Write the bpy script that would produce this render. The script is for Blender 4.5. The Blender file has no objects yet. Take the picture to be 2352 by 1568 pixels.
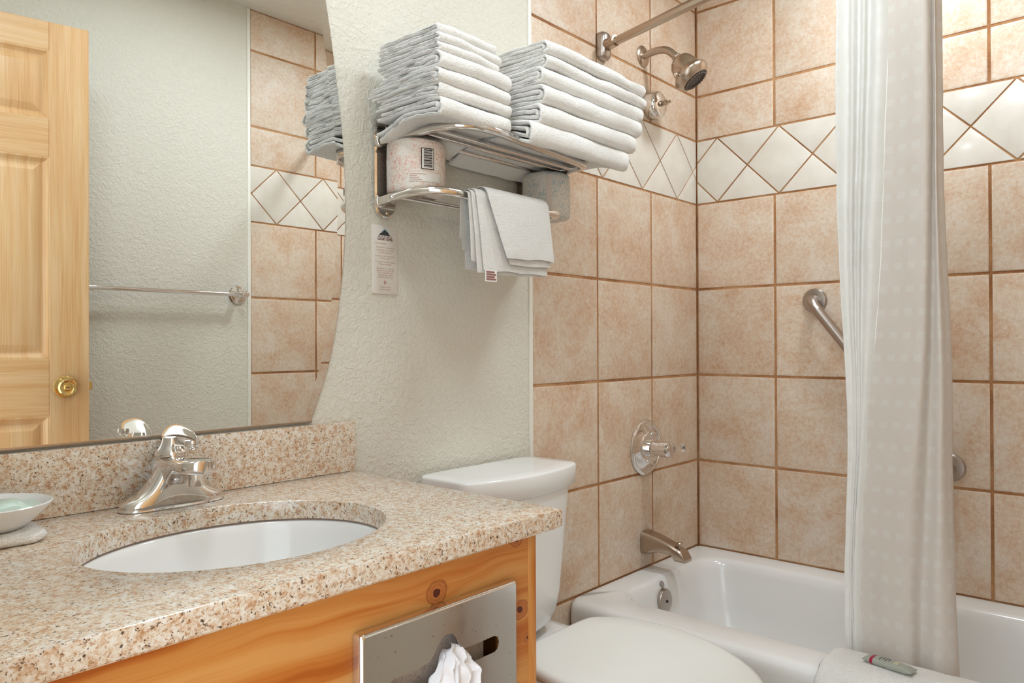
import bpy, bmesh, math, random
from mathutils import Vector, Matrix, noise
random.seed(7)
sc = bpy.context.scene
COL = sc.collection
PI = math.pi
# ------------------------------------------------------------------ camera, world, lights, exposure
RZ = 0.37                                   # height of the tub rim above the floor
CAM = Vector((-2.443, -1.2817, 1.09)); YAW = math.radians(41.64); PITCH = math.radians(0.256); ROLL = math.radians(-0.248)
F_ = Vector((math.cos(YAW)*math.cos(PITCH), math.sin(YAW)*math.cos(PITCH), math.sin(PITCH)))
R_ = Vector((math.sin(YAW), -math.cos(YAW), 0)); U_ = R_.cross(F_)
R2 = R_*math.cos(ROLL)+U_*math.sin(ROLL); U2 = U_*math.cos(ROLL)-R_*math.sin(ROLL)
cam = bpy.data.cameras.new('camera'); cam_o = bpy.data.objects.new('camera', cam); COL.objects.link(cam_o)
m = Matrix((R2, U2, -F_)).transposed().to_4x4(); m.translation = CAM; cam_o.matrix_world = m
cam.sensor_width = 36; cam.lens = 1713.1/2352*36; cam.clip_start = 0.02
sc.camera = cam_o
w = bpy.data.worlds.new('world'); sc.world = w; w.use_nodes = True
bg = w.node_tree.nodes['Background']; bg.inputs[0].default_value = (0.83, 0.93, 1.0, 1); bg.inputs[1].default_value = 2.2
def lamp(name, kind, loc, energy, color, size, rot=None):
    l = bpy.data.lights.new(name, kind); l.energy = energy; l.color = color
    if kind == 'POINT': l.shadow_soft_size = size
    else: l.shape = 'DISK'; l.size = size
    o = bpy.data.objects.new(name, l); COL.objects.link(o); o.location = loc
    if rot: o.rotation_euler = rot
    return o
LAMPC = (0.825, 0.925, 1.0)                  # a little cool: the photograph is balanced so that white enamel reads neutral
lamp('vanity_lamp', 'AREA', (-1.98, -0.50, 2.41), 5.0, LAMPC, 0.26)
lamp('ceiling_lamp', 'AREA', (-1.25, -0.85, 2.41), 5.2, LAMPC, 0.38)
lamp('tub_fill_lamp', 'AREA', (-0.42, -0.75, 2.43), 8.6, LAMPC, 0.16)  # added fill that brightens the tub end; no lamp is known here
sc.view_settings.view_transform = 'Standard'; sc.view_settings.look = 'None'; sc.view_settings.gamma = 1
sc.view_settings.use_curve_mapping = False
sc.view_settings.exposure = 0.31
sc.cycles.max_bounces = 7; sc.cycles.diffuse_bounces = 4; sc.cycles.glossy_bounces = 5; sc.cycles.transmission_bounces = 6
sc.cycles.caustics_reflective = False; sc.cycles.caustics_refractive = False; sc.cycles.adaptive_threshold = 0.08

# ------------------------------------------------------------------ mesh helpers (all coordinates are world metres)
def L(h):
    h = h.lstrip('#'); r = []
    for i in (0, 2, 4):
        c = int(h[i:i+2], 16)/255; r.append(c/12.92 if c <= .04045 else ((c+.055)/1.055)**2.4)
    return (*r, 1)
def tag(o, label=None, cat=None, group=None, kind=None):
    if label: o['label'] = label
    if cat: o['category'] = cat
    if group: o['group'] = group
    if kind: o['kind'] = kind
    return o
def thing(name, loc, label, cat, group=None):
    o = bpy.data.objects.new(name, None); COL.objects.link(o); o.location = loc; o.empty_display_size = .05
    return tag(o, label, cat, group)
WLOC = {}
def wl(o):
    v = Vector((0, 0, 0))
    while o is not None: v += o.location; o = o.parent
    return v
def obj(name, vf, mat, parent=None, smooth=40, origin=None):
    vs, fs = vf
    if parent is not None and origin is None: off = wl(parent); loc = Vector((0, 0, 0))
    else:
        if origin is None:
            xs = [v[0] for v in vs]; ys = [v[1] for v in vs]; zs = [v[2] for v in vs]
            origin = ((min(xs)+max(xs))/2, (min(ys)+max(ys))/2, min(zs))
        off = Vector(origin); loc = off-(wl(parent) if parent else Vector((0, 0, 0)))
    me = bpy.data.meshes.new(name)
    me.from_pydata([tuple(Vector(v)-off) for v in vs], [], fs)
    bm = bmesh.new(); bm.from_mesh(me); bmesh.ops.recalc_face_normals(bm, faces=bm.faces); bm.to_mesh(me); bm.free()
    if smooth:
        me.shade_smooth()
        try: me.set_sharp_from_angle(angle=math.radians(smooth))
        except Exception: pass
    o = bpy.data.objects.new(name, me); COL.objects.link(o)
    if mat: me.materials.append(mat)
    o.location = loc
    if parent is not None: o.parent = parent
    return o
def join(*vfs):
    vs, fs = [], []
    for v, f in vfs:
        n = len(vs); vs += list(v); fs += [tuple(i+n for i in q) for q in f]
    return vs, fs
def xf(vf, M):
    return [tuple(M @ Vector(v)) for v in vf[0]], vf[1]
def bm_out(bm):
    bm.verts.index_update(); r = [tuple(v.co) for v in bm.verts], [tuple(v.index for v in f.verts) for f in bm.faces]; bm.free(); return r
def box(x0, x1, y0, y1, z0, z1, bev=0, seg=2):
    bm = bmesh.new()
    bmesh.ops.create_cube(bm, size=1)
    for v in bm.verts: v.co = Vector(((x0+x1)/2+v.co.x*(x1-x0), (y0+y1)/2+v.co.y*(y1-y0), (z0+z1)/2+v.co.z*(z1-z0)))
    if bev: bmesh.ops.bevel(bm, geom=bm.edges[:], offset=bev, segments=seg, profile=.5, affect='EDGES')
    return bm_out(bm)
def loft(rings, cap0=True, cap1=True, closed=True):
    n = len(rings[0]); vs = [tuple(p) for r in rings for p in r]; fs = []
    for i in range(len(rings)-1):
        for j in range(n if closed else n-1):
            a = i*n+j; b = i*n+(j+1) % n; fs.append((a, b, b+n, a+n))
    if cap0: fs.append(tuple(reversed(range(n))))
    if cap1: fs.append(tuple((len(rings)-1)*n+j for j in range(n)))
    return vs, fs
def frames(path):
    P = [Vector(p) for p in path]; T = []
    for i in range(len(P)):
        t = P[min(i+1, len(P)-1)]-P[max(i-1, 0)]; T.append(t.normalized())
    up = Vector((0, 0, 1)) if abs(T[0].z) < .9 else Vector((1, 0, 0))
    N = (up-T[0]*up.dot(T[0])).normalized(); out = []
    for i, t in enumerate(T):
        N = (N-t*N.dot(t)).normalized(); out.append((P[i], t, N, t.cross(N)))
    return out
def tube(path, r, n=12, cap=True, flat=1.0):
    fr = frames(path); rings = []
    for i, (p, t, N, B) in enumerate(fr):
        rr = r[i] if isinstance(r, (list, tuple)) else r
        rings.append([p+N*(math.cos(a)*rr*flat)+B*(math.sin(a)*rr) for a in [2*PI*k/n for k in range(n)]])
    return loft(rings, cap, cap)
def spline(pts, k=8, closed=False):
    P = [Vector(p) for p in pts]; n = len(P); out = []
    for i in range(n if closed else n-1):
        if closed: a, b, c, d = P[(i-1) % n], P[i], P[(i+1) % n], P[(i+2) % n]
        else: a, b, c, d = P[max(i-1, 0)], P[i], P[i+1], P[min(i+2, n-1)]
        for s in range(k):
            t = s/k; out.append(.5*((2*b)+(c-a)*t+(2*a-5*b+4*c-d)*t*t+(3*b-a-3*c+d)*t**3))
    if not closed: out.append(P[-1])
    return out
def lathe(prof, org, axis=(0, 0, 1), n=32, ry=1.0):
    """prof: (radius, distance along axis)"""
    ax = Vector(axis).normalized(); u = ax.orthogonal().normalized() if abs(ax.z) < .99 else Vector((1, 0, 0)); v = ax.cross(u)
    o = Vector(org); rings = []
    for r, h in prof:
        r = max(r, 1e-5); rings.append([o+ax*h+u*(math.cos(2*PI*k/n)*r)+v*(math.sin(2*PI*k/n)*r*ry) for k in range(n)])
    return loft(rings)
def rrect(x0, x1, y0, y1, r, z, k=8, m=6):
    r = min(r, (x1-x0)/2-1e-4, (y1-y0)/2-1e-4); pts = []
    cs = [((x1-r, y1-r), 0), ((x0+r, y1-r), 90), ((x0+r, y0+r), 180), ((x1-r, y0+r), 270)]
    arcs = [[(c[0]+r*math.cos(math.radians(a+90*i/k)), c[1]+r*math.sin(math.radians(a+90*i/k))) for i in range(k+1)] for c, a in cs]
    for q in range(4):
        pts += arcs[q]; p = arcs[q][-1]; nx = arcs[(q+1) % 4][0]
        for i in range(1, m): pts.append((p[0]+(nx[0]-p[0])*i/m, p[1]+(nx[1]-p[1])*i/m))
    return [(p[0], p[1], z) for p in pts]
def plate(outer, holes, org, ux, uy, uz, t, bev=0):
    """flat polygon (2-D loops) with holes, extruded t along uz"""
    bm = bmesh.new(); es = []
    for loop in [outer]+holes:
        vs = [bm.verts.new((p[0], p[1], 0)) for p in loop]
        for i in range(len(vs)): es.append(bm.edges.new((vs[i], vs[(i+1) % len(vs)])))
    bmesh.ops.triangle_fill(bm, use_beauty=True, use_dissolve=False, edges=es)
    r = bmesh.ops.extrude_face_region(bm, geom=bm.faces[:])
    for v in r['geom']:
        if isinstance(v, bmesh.types.BMVert): v.co.z += t
    vf = bm_out(bm)
    o, ux, uy, uz = Vector(org), Vector(ux), Vector(uy), Vector(uz)
    return [tuple(o+ux*v[0]+uy*v[1]+uz*v[2]) for v in vf[0]], vf[1]
def smooth01(a, b, x):
    t = max(0., min(1., (x-a)/(b-a))); return t*t*(3-2*t)
def nz(x, y, z, s=0.): return noise.noise(Vector((x+s*7.31, y+s*3.77, z-s*5.13)))

# ------------------------------------------------------------------ materials
class NT:
    def __init__(s, name):
        s.m = bpy.data.materials.new(name); s.m.use_nodes = True; s.t = s.m.node_tree
        s.b = s.t.nodes['Principled BSDF']; s.out = s.t.nodes['Material Output']
    def n(s, kind, **kw):
        nd = s.t.nodes.new('ShaderNode'+kind)
        for k, v in kw.items(): setattr(nd, k, v)
        return nd
    def put(s, inp, v):
        if isinstance(v, bpy.types.NodeSocket): s.t.links.new(v, inp)
        elif v is not None: inp.default_value = v
    def math(s, op, a, b=None, c=None, clamp=False):
        nd = s.n('Math', operation=op, use_clamp=clamp)
        for i, v in enumerate((a, b, c)): s.put(nd.inputs[i], v)
        return nd.outputs[0]
    def pos(s, scale=(1, 1, 1), obj=False, loc=(0, 0, 0)):
        v = s.n('TexCoord').outputs['Object'] if obj else s.n('NewGeometry').outputs['Position']
        mp = s.n('Mapping'); s.put(mp.inputs[0], v); mp.inputs['Scale'].default_value = scale; mp.inputs['Location'].default_value = loc
        return mp.outputs[0]
    def noise(s, vec, scale, detail=3, rough=.55, dist=0, w=None):
        nd = s.n('TexNoise'); 
        if w is not None: nd.noise_dimensions = '4D'; s.put(nd.inputs['W'], w)
        s.put(nd.inputs['Vector'], vec); nd.inputs['Scale'].default_value = scale
        nd.inputs['Detail'].default_value = detail; nd.inputs['Roughness'].default_value = rough; nd.inputs['Distortion'].default_value = dist
        return nd.outputs['Fac']
    def vor(s, vec, scale, feature='F1', out='Distance'):
        nd = s.n('TexVoronoi', feature=feature); s.put(nd.inputs['Vector'], vec); nd.inputs['Scale'].default_value = scale
        return nd.outputs[out]
    def ramp(s, fac, stops, interp='LINEAR'):
        nd = s.n('ValToRGB'); cr = nd.color_ramp; cr.interpolation = interp
        while len(cr.elements) < len(stops): cr.elements.new(.5)
        for e, (p, c) in zip(cr.elements, stops): e.position = p; e.color = c if len(c) == 4 else (*c, 1)
        s.put(nd.inputs[0], fac); return nd.outputs[0]
    def mix(s, fac, a, b, mode='MIX'):
        nd = s.n('Mix', data_type='RGBA', blend_type=mode)
        s.put(nd.inputs[0], fac); s.put(nd.inputs[6], a); s.put(nd.inputs[7], b); return nd.outputs[2]
    def bump(s, h, strength=.3, dist=.002):
        nd = s.n('Bump'); nd.inputs['Strength'].default_value = strength; nd.inputs['Distance'].default_value = dist
        s.put(nd.inputs['Height'], h); s.put(s.b.inputs['Normal'], nd.outputs[0])
    def set(s, **kw):
        for k, v in kw.items(): s.put(s.b.inputs[k.replace('_', ' ')], v)
        return s.m
def plain(name, col, rough=.5, metal=0., **kw):
    t = NT(name); return t.set(Base_Color=col if len(col) == 4 else (*col, 1), Roughness=rough, Metallic=metal, **kw)
def G(v): return (v, v, v, 1)

def mk_paint(name, col, sc_=1.0, strength=.35):
    t = NT(name); p = t.pos((1, 1, 1))
    a = t.noise(p, 58*sc_, 3, .55, .9); r = t.ramp(a, [(.40, G(0)), (.54, G(.55)), (.66, G(1))])
    b = t.noise(p, 160*sc_, 0)
    h = t.math('ADD', t.math('MULTIPLY', r, 1.0), t.math('MULTIPLY', b, .35))
    t.bump(h, strength, .0030); return t.set(Base_Color=col, Roughness=.62)
PAINT = mk_paint('wall_paint', L('DDD8CB'), 1.25, .42)
CEIL = mk_paint('ceiling_paint', L('DEDACF'), .45, .8)
def mk_tile():
    t = NT('beige_tile'); p = t.pos(obj=True); rnd = t.n('ObjectInfo').outputs['Random']
    wv = t.math('MULTIPLY', rnd, 40)
    a = t.noise(p, 9, 4, .62, .3, w=wv); b = t.noise(p, 85, 4, .72, .6, w=wv); c = t.noise(p, 260, 1, .6)
    f = t.math('ADD', t.math('MULTIPLY', a, .42), t.math('ADD', t.math('MULTIPLY', b, .48), t.math('MULTIPLY', c, .10)))
    col = t.ramp(f, [(.35, L('C29977')), (.45, L('D1B398')), (.54, L('D9C6B2')), (.66, L('E1D6C9'))])
    v = t.math('MULTIPLY_ADD', rnd, .10, .95); hs = t.n('HueSaturation'); t.put(hs.inputs['Color'], col); t.put(hs.inputs['Value'], v)
    t.bump(t.noise(p, 85, 2, .6), .12, .001)
    return t.set(Base_Color=hs.outputs[0], Roughness=.42, Specular_IOR_Level=.4)
TILE = mk_tile()
def mk_border():
    t = NT('cream_border_tile'); a = t.noise(t.pos(), 14, 3)
    return t.set(Base_Color=t.ramp(a, [(.35, L('DBD3C7')), (.65, L('E2DBD0'))]), Roughness=.16, Specular_IOR_Level=.5)
BORD = mk_border()
def mk_grout():
    t = NT('tan_grout'); p = t.pos(); a = t.noise(p, 5, 4, .6); b = t.noise(p, 220, 3)
    f = t.math('ADD', t.math('MULTIPLY', a, .8), t.math('MULTIPLY', b, .2))
    return t.set(Base_Color=t.ramp(f, [(.38, L('8E5C36')), (.5, L('AC7B50')), (.62, L('C3976C'))]), Roughness=.9)
GROUT = mk_grout()
TRIM = plain('cream_trim', L('EFECE1'), .4)
CHROME = plain('chrome', L('E6E2DF'), .055, 1.)
def mk_scuffed():
    t = NT('polished_steel'); a = t.noise(t.pos((1, 1, 1)), 34, 3); 
    sp = t.math('LESS_THAN', t.noise(t.pos((1, 1, 1)), 190, 1), .27)
    t.bump(t.noise(t.pos(), 9, 1), .35, .004)
    return t.set(Base_Color=t.mix(sp, L('DEDAD6'), L('A79A8C')), Metallic=1., Roughness=t.ramp(a, [(.3, G(.07)), (.7, G(.13))]))
STEEL = mk_scuffed()
NICKEL = plain('brushed_nickel', L('B9A999'), .26, 1.)
SATIN = plain('satin_steel', L('B5AAA2'), .3, 1.)
BRASS = plain('polished_brass', L('E3C787'), .1, 1.)
DARK = plain('dark_rubber', L('1E1A18'), .6)
PORC = plain('white_porcelain', L('EDECEA'), .12, Specular_IOR_Level=.55)
TUBM = plain('white_enamel', L('E8E6E3'), .14, Specular_IOR_Level=.55)
SEAT = plain('white_plastic', L('E9E9E4'), .24)
MIRROR = plain('mirror_silver', (.93, .945, .93), .0, 1.)
def mk_terry(name, col, sc_=1.):
    t = NT(name); p = t.pos()
    a = t.noise(p, 620*sc_, 1, .6); b = t.noise(p, 210*sc_, 2, .6); c = .0
    t.bump(t.math('ADD', a, t.math('ADD', t.math('MULTIPLY', b, .9), t.math('MULTIPLY', c, .8))), 1.0, .0026)
    return t.set(Base_Color=col, Roughness=.95, Sheen_Weight=.35, Sheen_Roughness=.5, Specular_IOR_Level=.15)
TERRY = mk_terry('white_terry', L('FBF8F3'))
FLAT = mk_terry('white_woven_cotton', L('EFEBE5'), 1.4)
def mk_granite():
    t = NT('speckled_granite'); p = t.pos()
    base = t.ramp(t.noise(p, 110, 4, .65), [(.32, L('BC9070')), (.42, L('D1B498')), (.52, L('DCCDBA')), (.65, L('E7E1D8'))])
    gold = t.math('LESS_THAN', t.noise(t.pos(loc=(3, 1, 2)), 270, 2, .5), .40)
    c1 = t.mix(t.math('MULTIPLY', gold, .7), base, L('AE7F50'))
    wht = t.math('GREATER_THAN', t.noise(t.pos(loc=(9, 4, 1)), 300, 2, .5), .58)
    c2 = t.mix(t.math('MULTIPLY', wht, .6), c1, L('E6E0D4'))
    dk = t.math('LESS_THAN', t.noise(t.pos(loc=(-5, 7, 3)), 250, 3, .6), .368)
    c3 = t.mix(t.math('MULTIPLY', dk, .85), c2, L('5A3D2A'))
    bk = t.math('LESS_THAN', t.noise(t.pos(loc=(1, -8, 6)), 190, 2, .5), .315)
    c4 = t.mix(t.math('MULTIPLY', bk, .9), c3, L('2A1C14'))
    return t.set(Base_Color=c4, Roughness=.22, Specular_IOR_Level=.9)
GRAN = mk_granite()
def mk_pine(name, knots, along='X'):
    t = NT(name); g = t.n('NewGeometry').outputs['Position']; sp = t.n('SeparateXYZ'); t.put(sp.inputs[0], g)
    x, z = (sp.outputs[0], sp.outputs[2]) if along == 'X' else (sp.outputs[2], sp.outputs[0])
    low = t.noise(t.pos((2.2, 2, 5) if along == 'X' else (5, 2, 2.2)), 1.6, 2)
    zz = t.math('ADD', z, t.math('MULTIPLY', low, .07))
    kd = None; core = None
    for kx, kz, r in knots:
        dx = t.math('MULTIPLY', t.math('SUBTRACT', sp.outputs[0], kx), .85/r); dz = t.math('MULTIPLY', t.math('SUBTRACT', sp.outputs[2], kz), 1/r)
        d = t.math('SQRT', t.math('ADD', t.math('MULTIPLY', dx, dx), t.math('MULTIPLY', dz, dz)))
        d = t.math('ADD', d, t.math('MULTIPLY_ADD', t.noise(t.pos(), 95, 2), .5, -.25))
        kd = d if kd is None else t.math('MINIMUM', kd, d)
        infl = t.math('SUBTRACT', 1., t.math('DIVIDE', d, 3.6), clamp=True)
        sgn = t.math('SIGN', t.math('SUBTRACT', sp.outputs[2], kz))
        zz = t.math('ADD', zz, t.math('MULTIPLY', t.math('MULTIPLY', t.math('MULTIPLY', infl, infl), sgn), -r*.9))
    cv = t.n('CombineXYZ'); t.put(cv.inputs[0], t.math('MULTIPLY', x, 1.1)); t.put(cv.inputs[1], t.math('MULTIPLY', zz, 34))
    a = t.noise(cv.outputs[0], 1.0, 3, .55); 
    cv2 = t.n('CombineXYZ'); t.put(cv2.inputs[0], t.math('MULTIPLY', x, 5)); t.put(cv2.inputs[1], t.math('MULTIPLY', zz, 260))
    b = t.noise(cv2.outputs[0], 1.0, 2, .5)
    f = t.math('ADD', t.math('MULTIPLY', a, .85), t.math('MULTIPLY', b, .15))
    c = t.ramp(f, [(.34, L('B5611F')), (.43, L('C67731')), (.50, L('D08A44')), (.62, L('D99C58'))])
    if kd is not None:
        ring = t.math('SINE', t.math('MULTIPLY', kd, 17)); rc = t.mix(t.math('MULTIPLY_ADD', ring, .25, .5), L('B0622A'), L('C98043'))
        kc = t.mix(t.math('LESS_THAN', kd, .38), rc, L('5B2412'))
        edge = t.ramp(kd, [(0, G(1)), (.98, G(1)), (1.0, G(.55))]) if False else t.math('LESS_THAN', kd, 1.0)
        line = t.math('COMPARE', kd, 1.0, .10)
        c = t.mix(edge, c, kc); c = t.mix(t.math('MULTIPLY', line, .55), c, L('96501F'))
    return t.set(Base_Color=c, Roughness=.38, Specular_IOR_Level=.45)
PINE = mk_pine('knotty_pine', [(-1.759, .757, .0155), (-1.596, .797, .012), (-1.588, .688, .014), (-1.571, .641, .007), (-2.09, .70, .017)])
PINEV = mk_pine('pine_edge', [], 'Z')
def mk_oak(name, along):
    t = NT(name)
    tc = t.n('TexCoord').outputs['Object']; rnd = t.n('ObjectInfo').outputs['Random']
    mp = t.n('Mapping'); t.put(mp.inputs[0], tc); mp.inputs['Scale'].default_value = (30, 1, 1.1) if along == 'Z' else (1.1, 1, 30)
    a = t.noise(mp.outputs[0], 1.2, 3, .55, .4, w=t.math('MULTIPLY', rnd, 30))
    mp2 = t.n('Mapping'); t.put(mp2.inputs[0], tc); mp2.inputs['Scale'].default_value = (330, 1, 6) if along == 'Z' else (6, 1, 330)
    b = t.noise(mp2.outputs[0], 1., 2, .6)
    f = t.math('ADD', t.math('MULTIPLY', a, .6), t.math('MULTIPLY', b, .4)); t.bump(b, .12, .001)
    return t.set(Base_Color=t.ramp(f, [(.3, L('C48D58')), (.47, L('D5A874')), (.62, L('DFBA8C'))]), Roughness=.42)
OAKV = mk_oak('oak_upright', 'Z'); OAKH = mk_oak('oak_crosswise', 'X')
def mk_wrap(name, paper, ink1, ink2, s):
    t = NT(name); p = t.pos(obj=True)
    n1 = t.noise(p, 60*s, 3, .6, 2.6); l1 = t.math('LESS_THAN', t.math('ABSOLUTE', t.math('SUBTRACT', n1, .5)), .020)
    n2 = t.noise(t.pos(obj=True, loc=(4, 2, 1)), 85*s, 2, .5, 2.0); l2 = t.math('LESS_THAN', t.math('ABSOLUTE', t.math('SUBTRACT', n2, .52)), .016)
    patch = t.ramp(t.noise(t.pos(obj=True, loc=(1, 5, 7)), 26, 2), [(.42, G(.12)), (.58, G(.9))])
    c = t.mix(t.math('MULTIPLY', l1, .45), paper, ink2); c = t.mix(t.math('MULTIPLY', t.math('MULTIPLY', l2, patch), .85), c, ink1)
    c = t.mix(t.math('MULTIPLY', t.math('MULTIPLY', l1, patch), .7), c, ink1)
    t.bump(t.noise(p, 30, 3), .5, .004)
    return t.set(Base_Color=c, Roughness=.55)
WRAP1 = mk_wrap('orange_swirl_wrapper', L('EBE5DC'), L('D9764F'), L('C9BDB2'), 1.)
WRAP2 = mk_wrap('blue_swirl_wrapper', L('E2D8CB'), L('4A93A8'), L('A3B0AE'), .8)
PAPER = plain('white_paper', L('ECE8E2'), .6)
INK = plain('black_ink', L('2A2522'), .6)
BROWNINK = plain('brown_ink', L('C9A596'), .6)
MAROON = plain('maroon_ink', L('6E3A38'), .6)
CARD = plain('card_stock', L('E5DFD7'), .35)
def mk_curtain(name, thin, ca, cb):
    t = NT(name); uv = t.n('UVMap').outputs[0]; sp = t.n('SeparateXYZ'); t.put(sp.inputs[0], uv)
    def cells(s, per, duty): return t.math('LESS_THAN', t.math('FRACT', t.math('MULTIPLY', s, 1/per)), duty)
    gx = cells(sp.outputs[0], .030, .55); gz = cells(sp.outputs[1], .050, .30); gx2 = cells(sp.outputs[0], .0075, .5)
    sq = t.math('MULTIPLY', gx, gz); k = t.math('ADD', t.math('MULTIPLY', sq, .7), t.math('MULTIPLY', t.math('MULTIPLY', gx2, t.math('SUBTRACT', 1., gz)), .15))
    col = t.mix(k, L(ca), L(cb)); bs = t.b
    t.set(Base_Color=col, Roughness=t.math('MULTIPLY_ADD', sq, -.25, .75), Sheen_Weight=.2, Specular_IOR_Level=.3)
    t.bump(t.math('ADD', t.noise(t.pos(), 40, 2), t.math('MULTIPLY', k, .2)), .15, .002)
    tr = t.n('BsdfTranslucent'); t.put(tr.inputs[0], t.mix(k, L('F0E6DC'), L('F4EDE4')))
    mx = t.n('MixShader'); mx.inputs[0].default_value = thin
    t.t.links.new(bs.outputs[0], mx.inputs[1]); t.t.links.new(tr.outputs[0], mx.inputs[2]); t.t.links.new(mx.outputs[0], t.out.inputs[0])
    return t.m
CURT = mk_curtain('cream_sheer_cloth', .36, 'F5ECE3', 'F9F5EF')
CURT_LIT = mk_curtain('lined_lit_cloth', .12, 'F7F4EE', 'FAF8F4')  # lined folds; the whiter colour stands in for vanity light falling on them
FLOORM = plain('floor_vinyl', L('C9B79E'), .4)

# ------------------------------------------------------------------ room shell
X0, LY, CZ = -2.31, 1.50, 2.445           # left wall face, depth of room, ceiling height
XT = -0.9225                               # edge of the tiled zone
def struct(name, vf, mat, parent=None, label=None, smooth=0):
    o = obj(name, vf, mat, parent, smooth)
    if parent is None: tag(o, label, None, None, 'structure')
    return o
struct('floor', box(-2.6, .12, -1.62, .12, -.06, 0), FLOORM, label='beige bathroom floor below the tub and toilet')
struct('ceiling', box(-2.43, .12, -1.62, .12, CZ, CZ+.06), CEIL, label='textured off-white ceiling over the whole bathroom')
wn = struct('wall_north', box(-2.43, XT-.004, 0, .1, 0, CZ), PAINT, label='pale cream textured wall behind the mirror, rack and faucets')
ws = struct('wall_south', box(-2.43, -.912, -LY-.1, -LY, 0, CZ), PAINT, label='pale cream wall with towel bar, seen in the mirror')
we = struct('wall_east', box(.012, .1, -LY-.1, .1, 0, CZ), GROUT, label='beige tiled wall along the long side of the tub')
struct('wall_west', join(box(-2.43, X0, -.66, 0, 0, CZ), box(-2.43, X0, -LY, -1.40, 0, CZ), box(-2.43, X0, -1.40, -.66, 2.085, CZ)), PAINT, label='pale cream wall with the doorway at the vanity end')
G_ = .0042                                 # half width of a grout joint
struct('grout_bed', box(XT-.004, .1, .0028, .1, 0, CZ), GROUT, wn)
struct('grout_bed', box(-.912, .1, -LY-.1, -LY-.0028, 0, CZ), GROUT, ws)
struct('grout_bed', box(.0028, .012, -LY, 0, 0, CZ), GROUT, we)
Z = [RZ-.61, RZ-.305, RZ, RZ+.305, RZ+.61, RZ+.915, RZ+1.22, RZ+1.4458, RZ+1.6046, RZ+1.9096, CZ]
Z[0] = 0.0; Z[1] = RZ-.305
def tile_poly(poly, wall, half, bev, thick=.006):
    """poly in wall coordinates (s, z), shrunk by half a joint and given a pillowed edge"""
    n = len(poly); c = Vector((sum(p[0] for p in poly)/n, sum(p[1] for p in poly)/n))
    def inset(d):
        out = []
        for i in range(n):
            a, b, e = Vector(poly[i-1]), Vector(poly[i]), Vector(poly[(i+1) % n])
            u, v = (b-a).normalized(), (e-b).normalized()
            n1, n2 = Vector((-u.y, u.x)), Vector((-v.y, v.x)); k = 1+n1.dot(n2)
            out.append(b+(n1+n2)*(d/max(k, .15)))
        return out
    area = sum(poly[i-1][0]*poly[i][1]-poly[i][0]*poly[i-1][1] for i in range(n))
    if area < 0: poly = poly[::-1]
    o1, o2, o3 = inset(half), inset(half+bev*.35), inset(half+bev)
    def P3(p, d):
        if wall == 'N': return (p.x, d, p.y)
        if wall == 'S': return (p.x, -LY-d, p.y)
        return (d, p.x, p.y)
    rings = [[P3(p, thick) for p in o1], [P3(p, .0016) for p in o1], [P3(p, .0005) for p in o2], [P3(p, 0) for p in o3]]
    return loft(rings)
def clip(poly, lo, hi):
    def cut(P, k, keep):
        out = []
        for i in range(len(P)):
            a, b = P[i-1], P[i]; ia, ib = keep(a[0]), keep(b[0])
            if ia != ib: t = (k-a[0])/(b[0]-a[0]); out.append((k, a[1]+t*(b[1]-a[1])))
            if ib: out.append(b)
        return out
    P = cut(poly, lo, lambda x: x >= lo-1e-9)
    P = cut(P, hi, lambda x: x <= hi+1e-9) if P else P
    return P
def clean(P):
    out = []
    for p in P:
        if not out or (abs(p[0]-out[-1][0])+abs(p[1]-out[-1][1])) > 1e-4: out.append(p)
    if len(out) > 1 and (abs(out[0][0]-out[-1][0])+abs(out[0][1]-out[-1][1])) < 1e-4: out.pop()
    return out
def parea(P): return abs(sum(P[i-1][0]*P[i][1]-P[i][0]*P[i-1][1] for i in range(len(P))))/2
def tile_wall(wall, parent, cols, vert0, step, skip_low):
    lo, hi = cols[0], cols[-1]
    for i in range(len(cols)-1):
        for j in range(len(Z)-1):
            if j == 6: continue
            a, b = cols[i], cols[i+1]; z0, z1 = Z[j], Z[j+1]
            if j < 2 and skip_low(a, b): continue
            if j < 2: 
                if wall in 'NS': b = min(b, -.70)
            jit = (random.random()-.5)*.0012
            q = [(a, z0), (b, z0), (b, z1), (a, z1)]
            o = obj('tile', tile_poly(q, wall, G_+jit*.3, .0058), TILE, parent, 50, origin=((a+b)/2, -LY if wall == 'S' else 0, (z0+z1)/2) if wall in 'NS' else (0, (a+b)/2, (z0+z1)/2))
    z0, z1 = Z[6], Z[7]; zm = (z0+z1)/2; k0 = math.floor((lo-vert0)/step)-1; k1 = math.ceil((hi-vert0)/step)+1
    for k in range(k0, k1+1):
        v = vert0+k*step; h = step/2
        for nm, q in (('border_tile', [(v-h, zm), (v, z0), (v+h, zm), (v, z1)]), ('border_tile', [(v, z1), (v+h, zm), (v+step, z1)]), ('border_tile', [(v, z0), (v+step, z0), (v+h, zm)])):
            q = clean(clip(q, lo, hi))
            if len(q) < 3 or parea(q) < .0004: continue
            c = (sum(p[0] for p in q)/len(q), sum(p[1] for p in q)/len(q))
            obj(nm, tile_poly(q, wall, .0022, .0022), BORD, parent, 50, origin=(c[0], -LY if wall == 'S' else 0, c[1]) if wall in 'NS' else (0, c[0], c[1]))
tile_wall('N', wn, [XT, -.6154, -.3094, -.0005], -.137, .2255, lambda a, b: a > -.8)
tile_wall('S', ws, [-.9045, -.598, -.291, -.0005], -.786, .2255, lambda a, b: a > -.8)
cols_e = [-LY+.0005, -1.2045, -.898, -.5915, -.285, -.0005]
tile_wall('E', we, cols_e, -.0795, .2208, lambda a, b: True)
tN = struct('trim_1', box(XT-.0125, XT+.0015, -.0045, .004, 0, CZ-.001, .003), TRIM, label='narrow cream edging strip beside the tiles near the towel rack', smooth=40)
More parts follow.
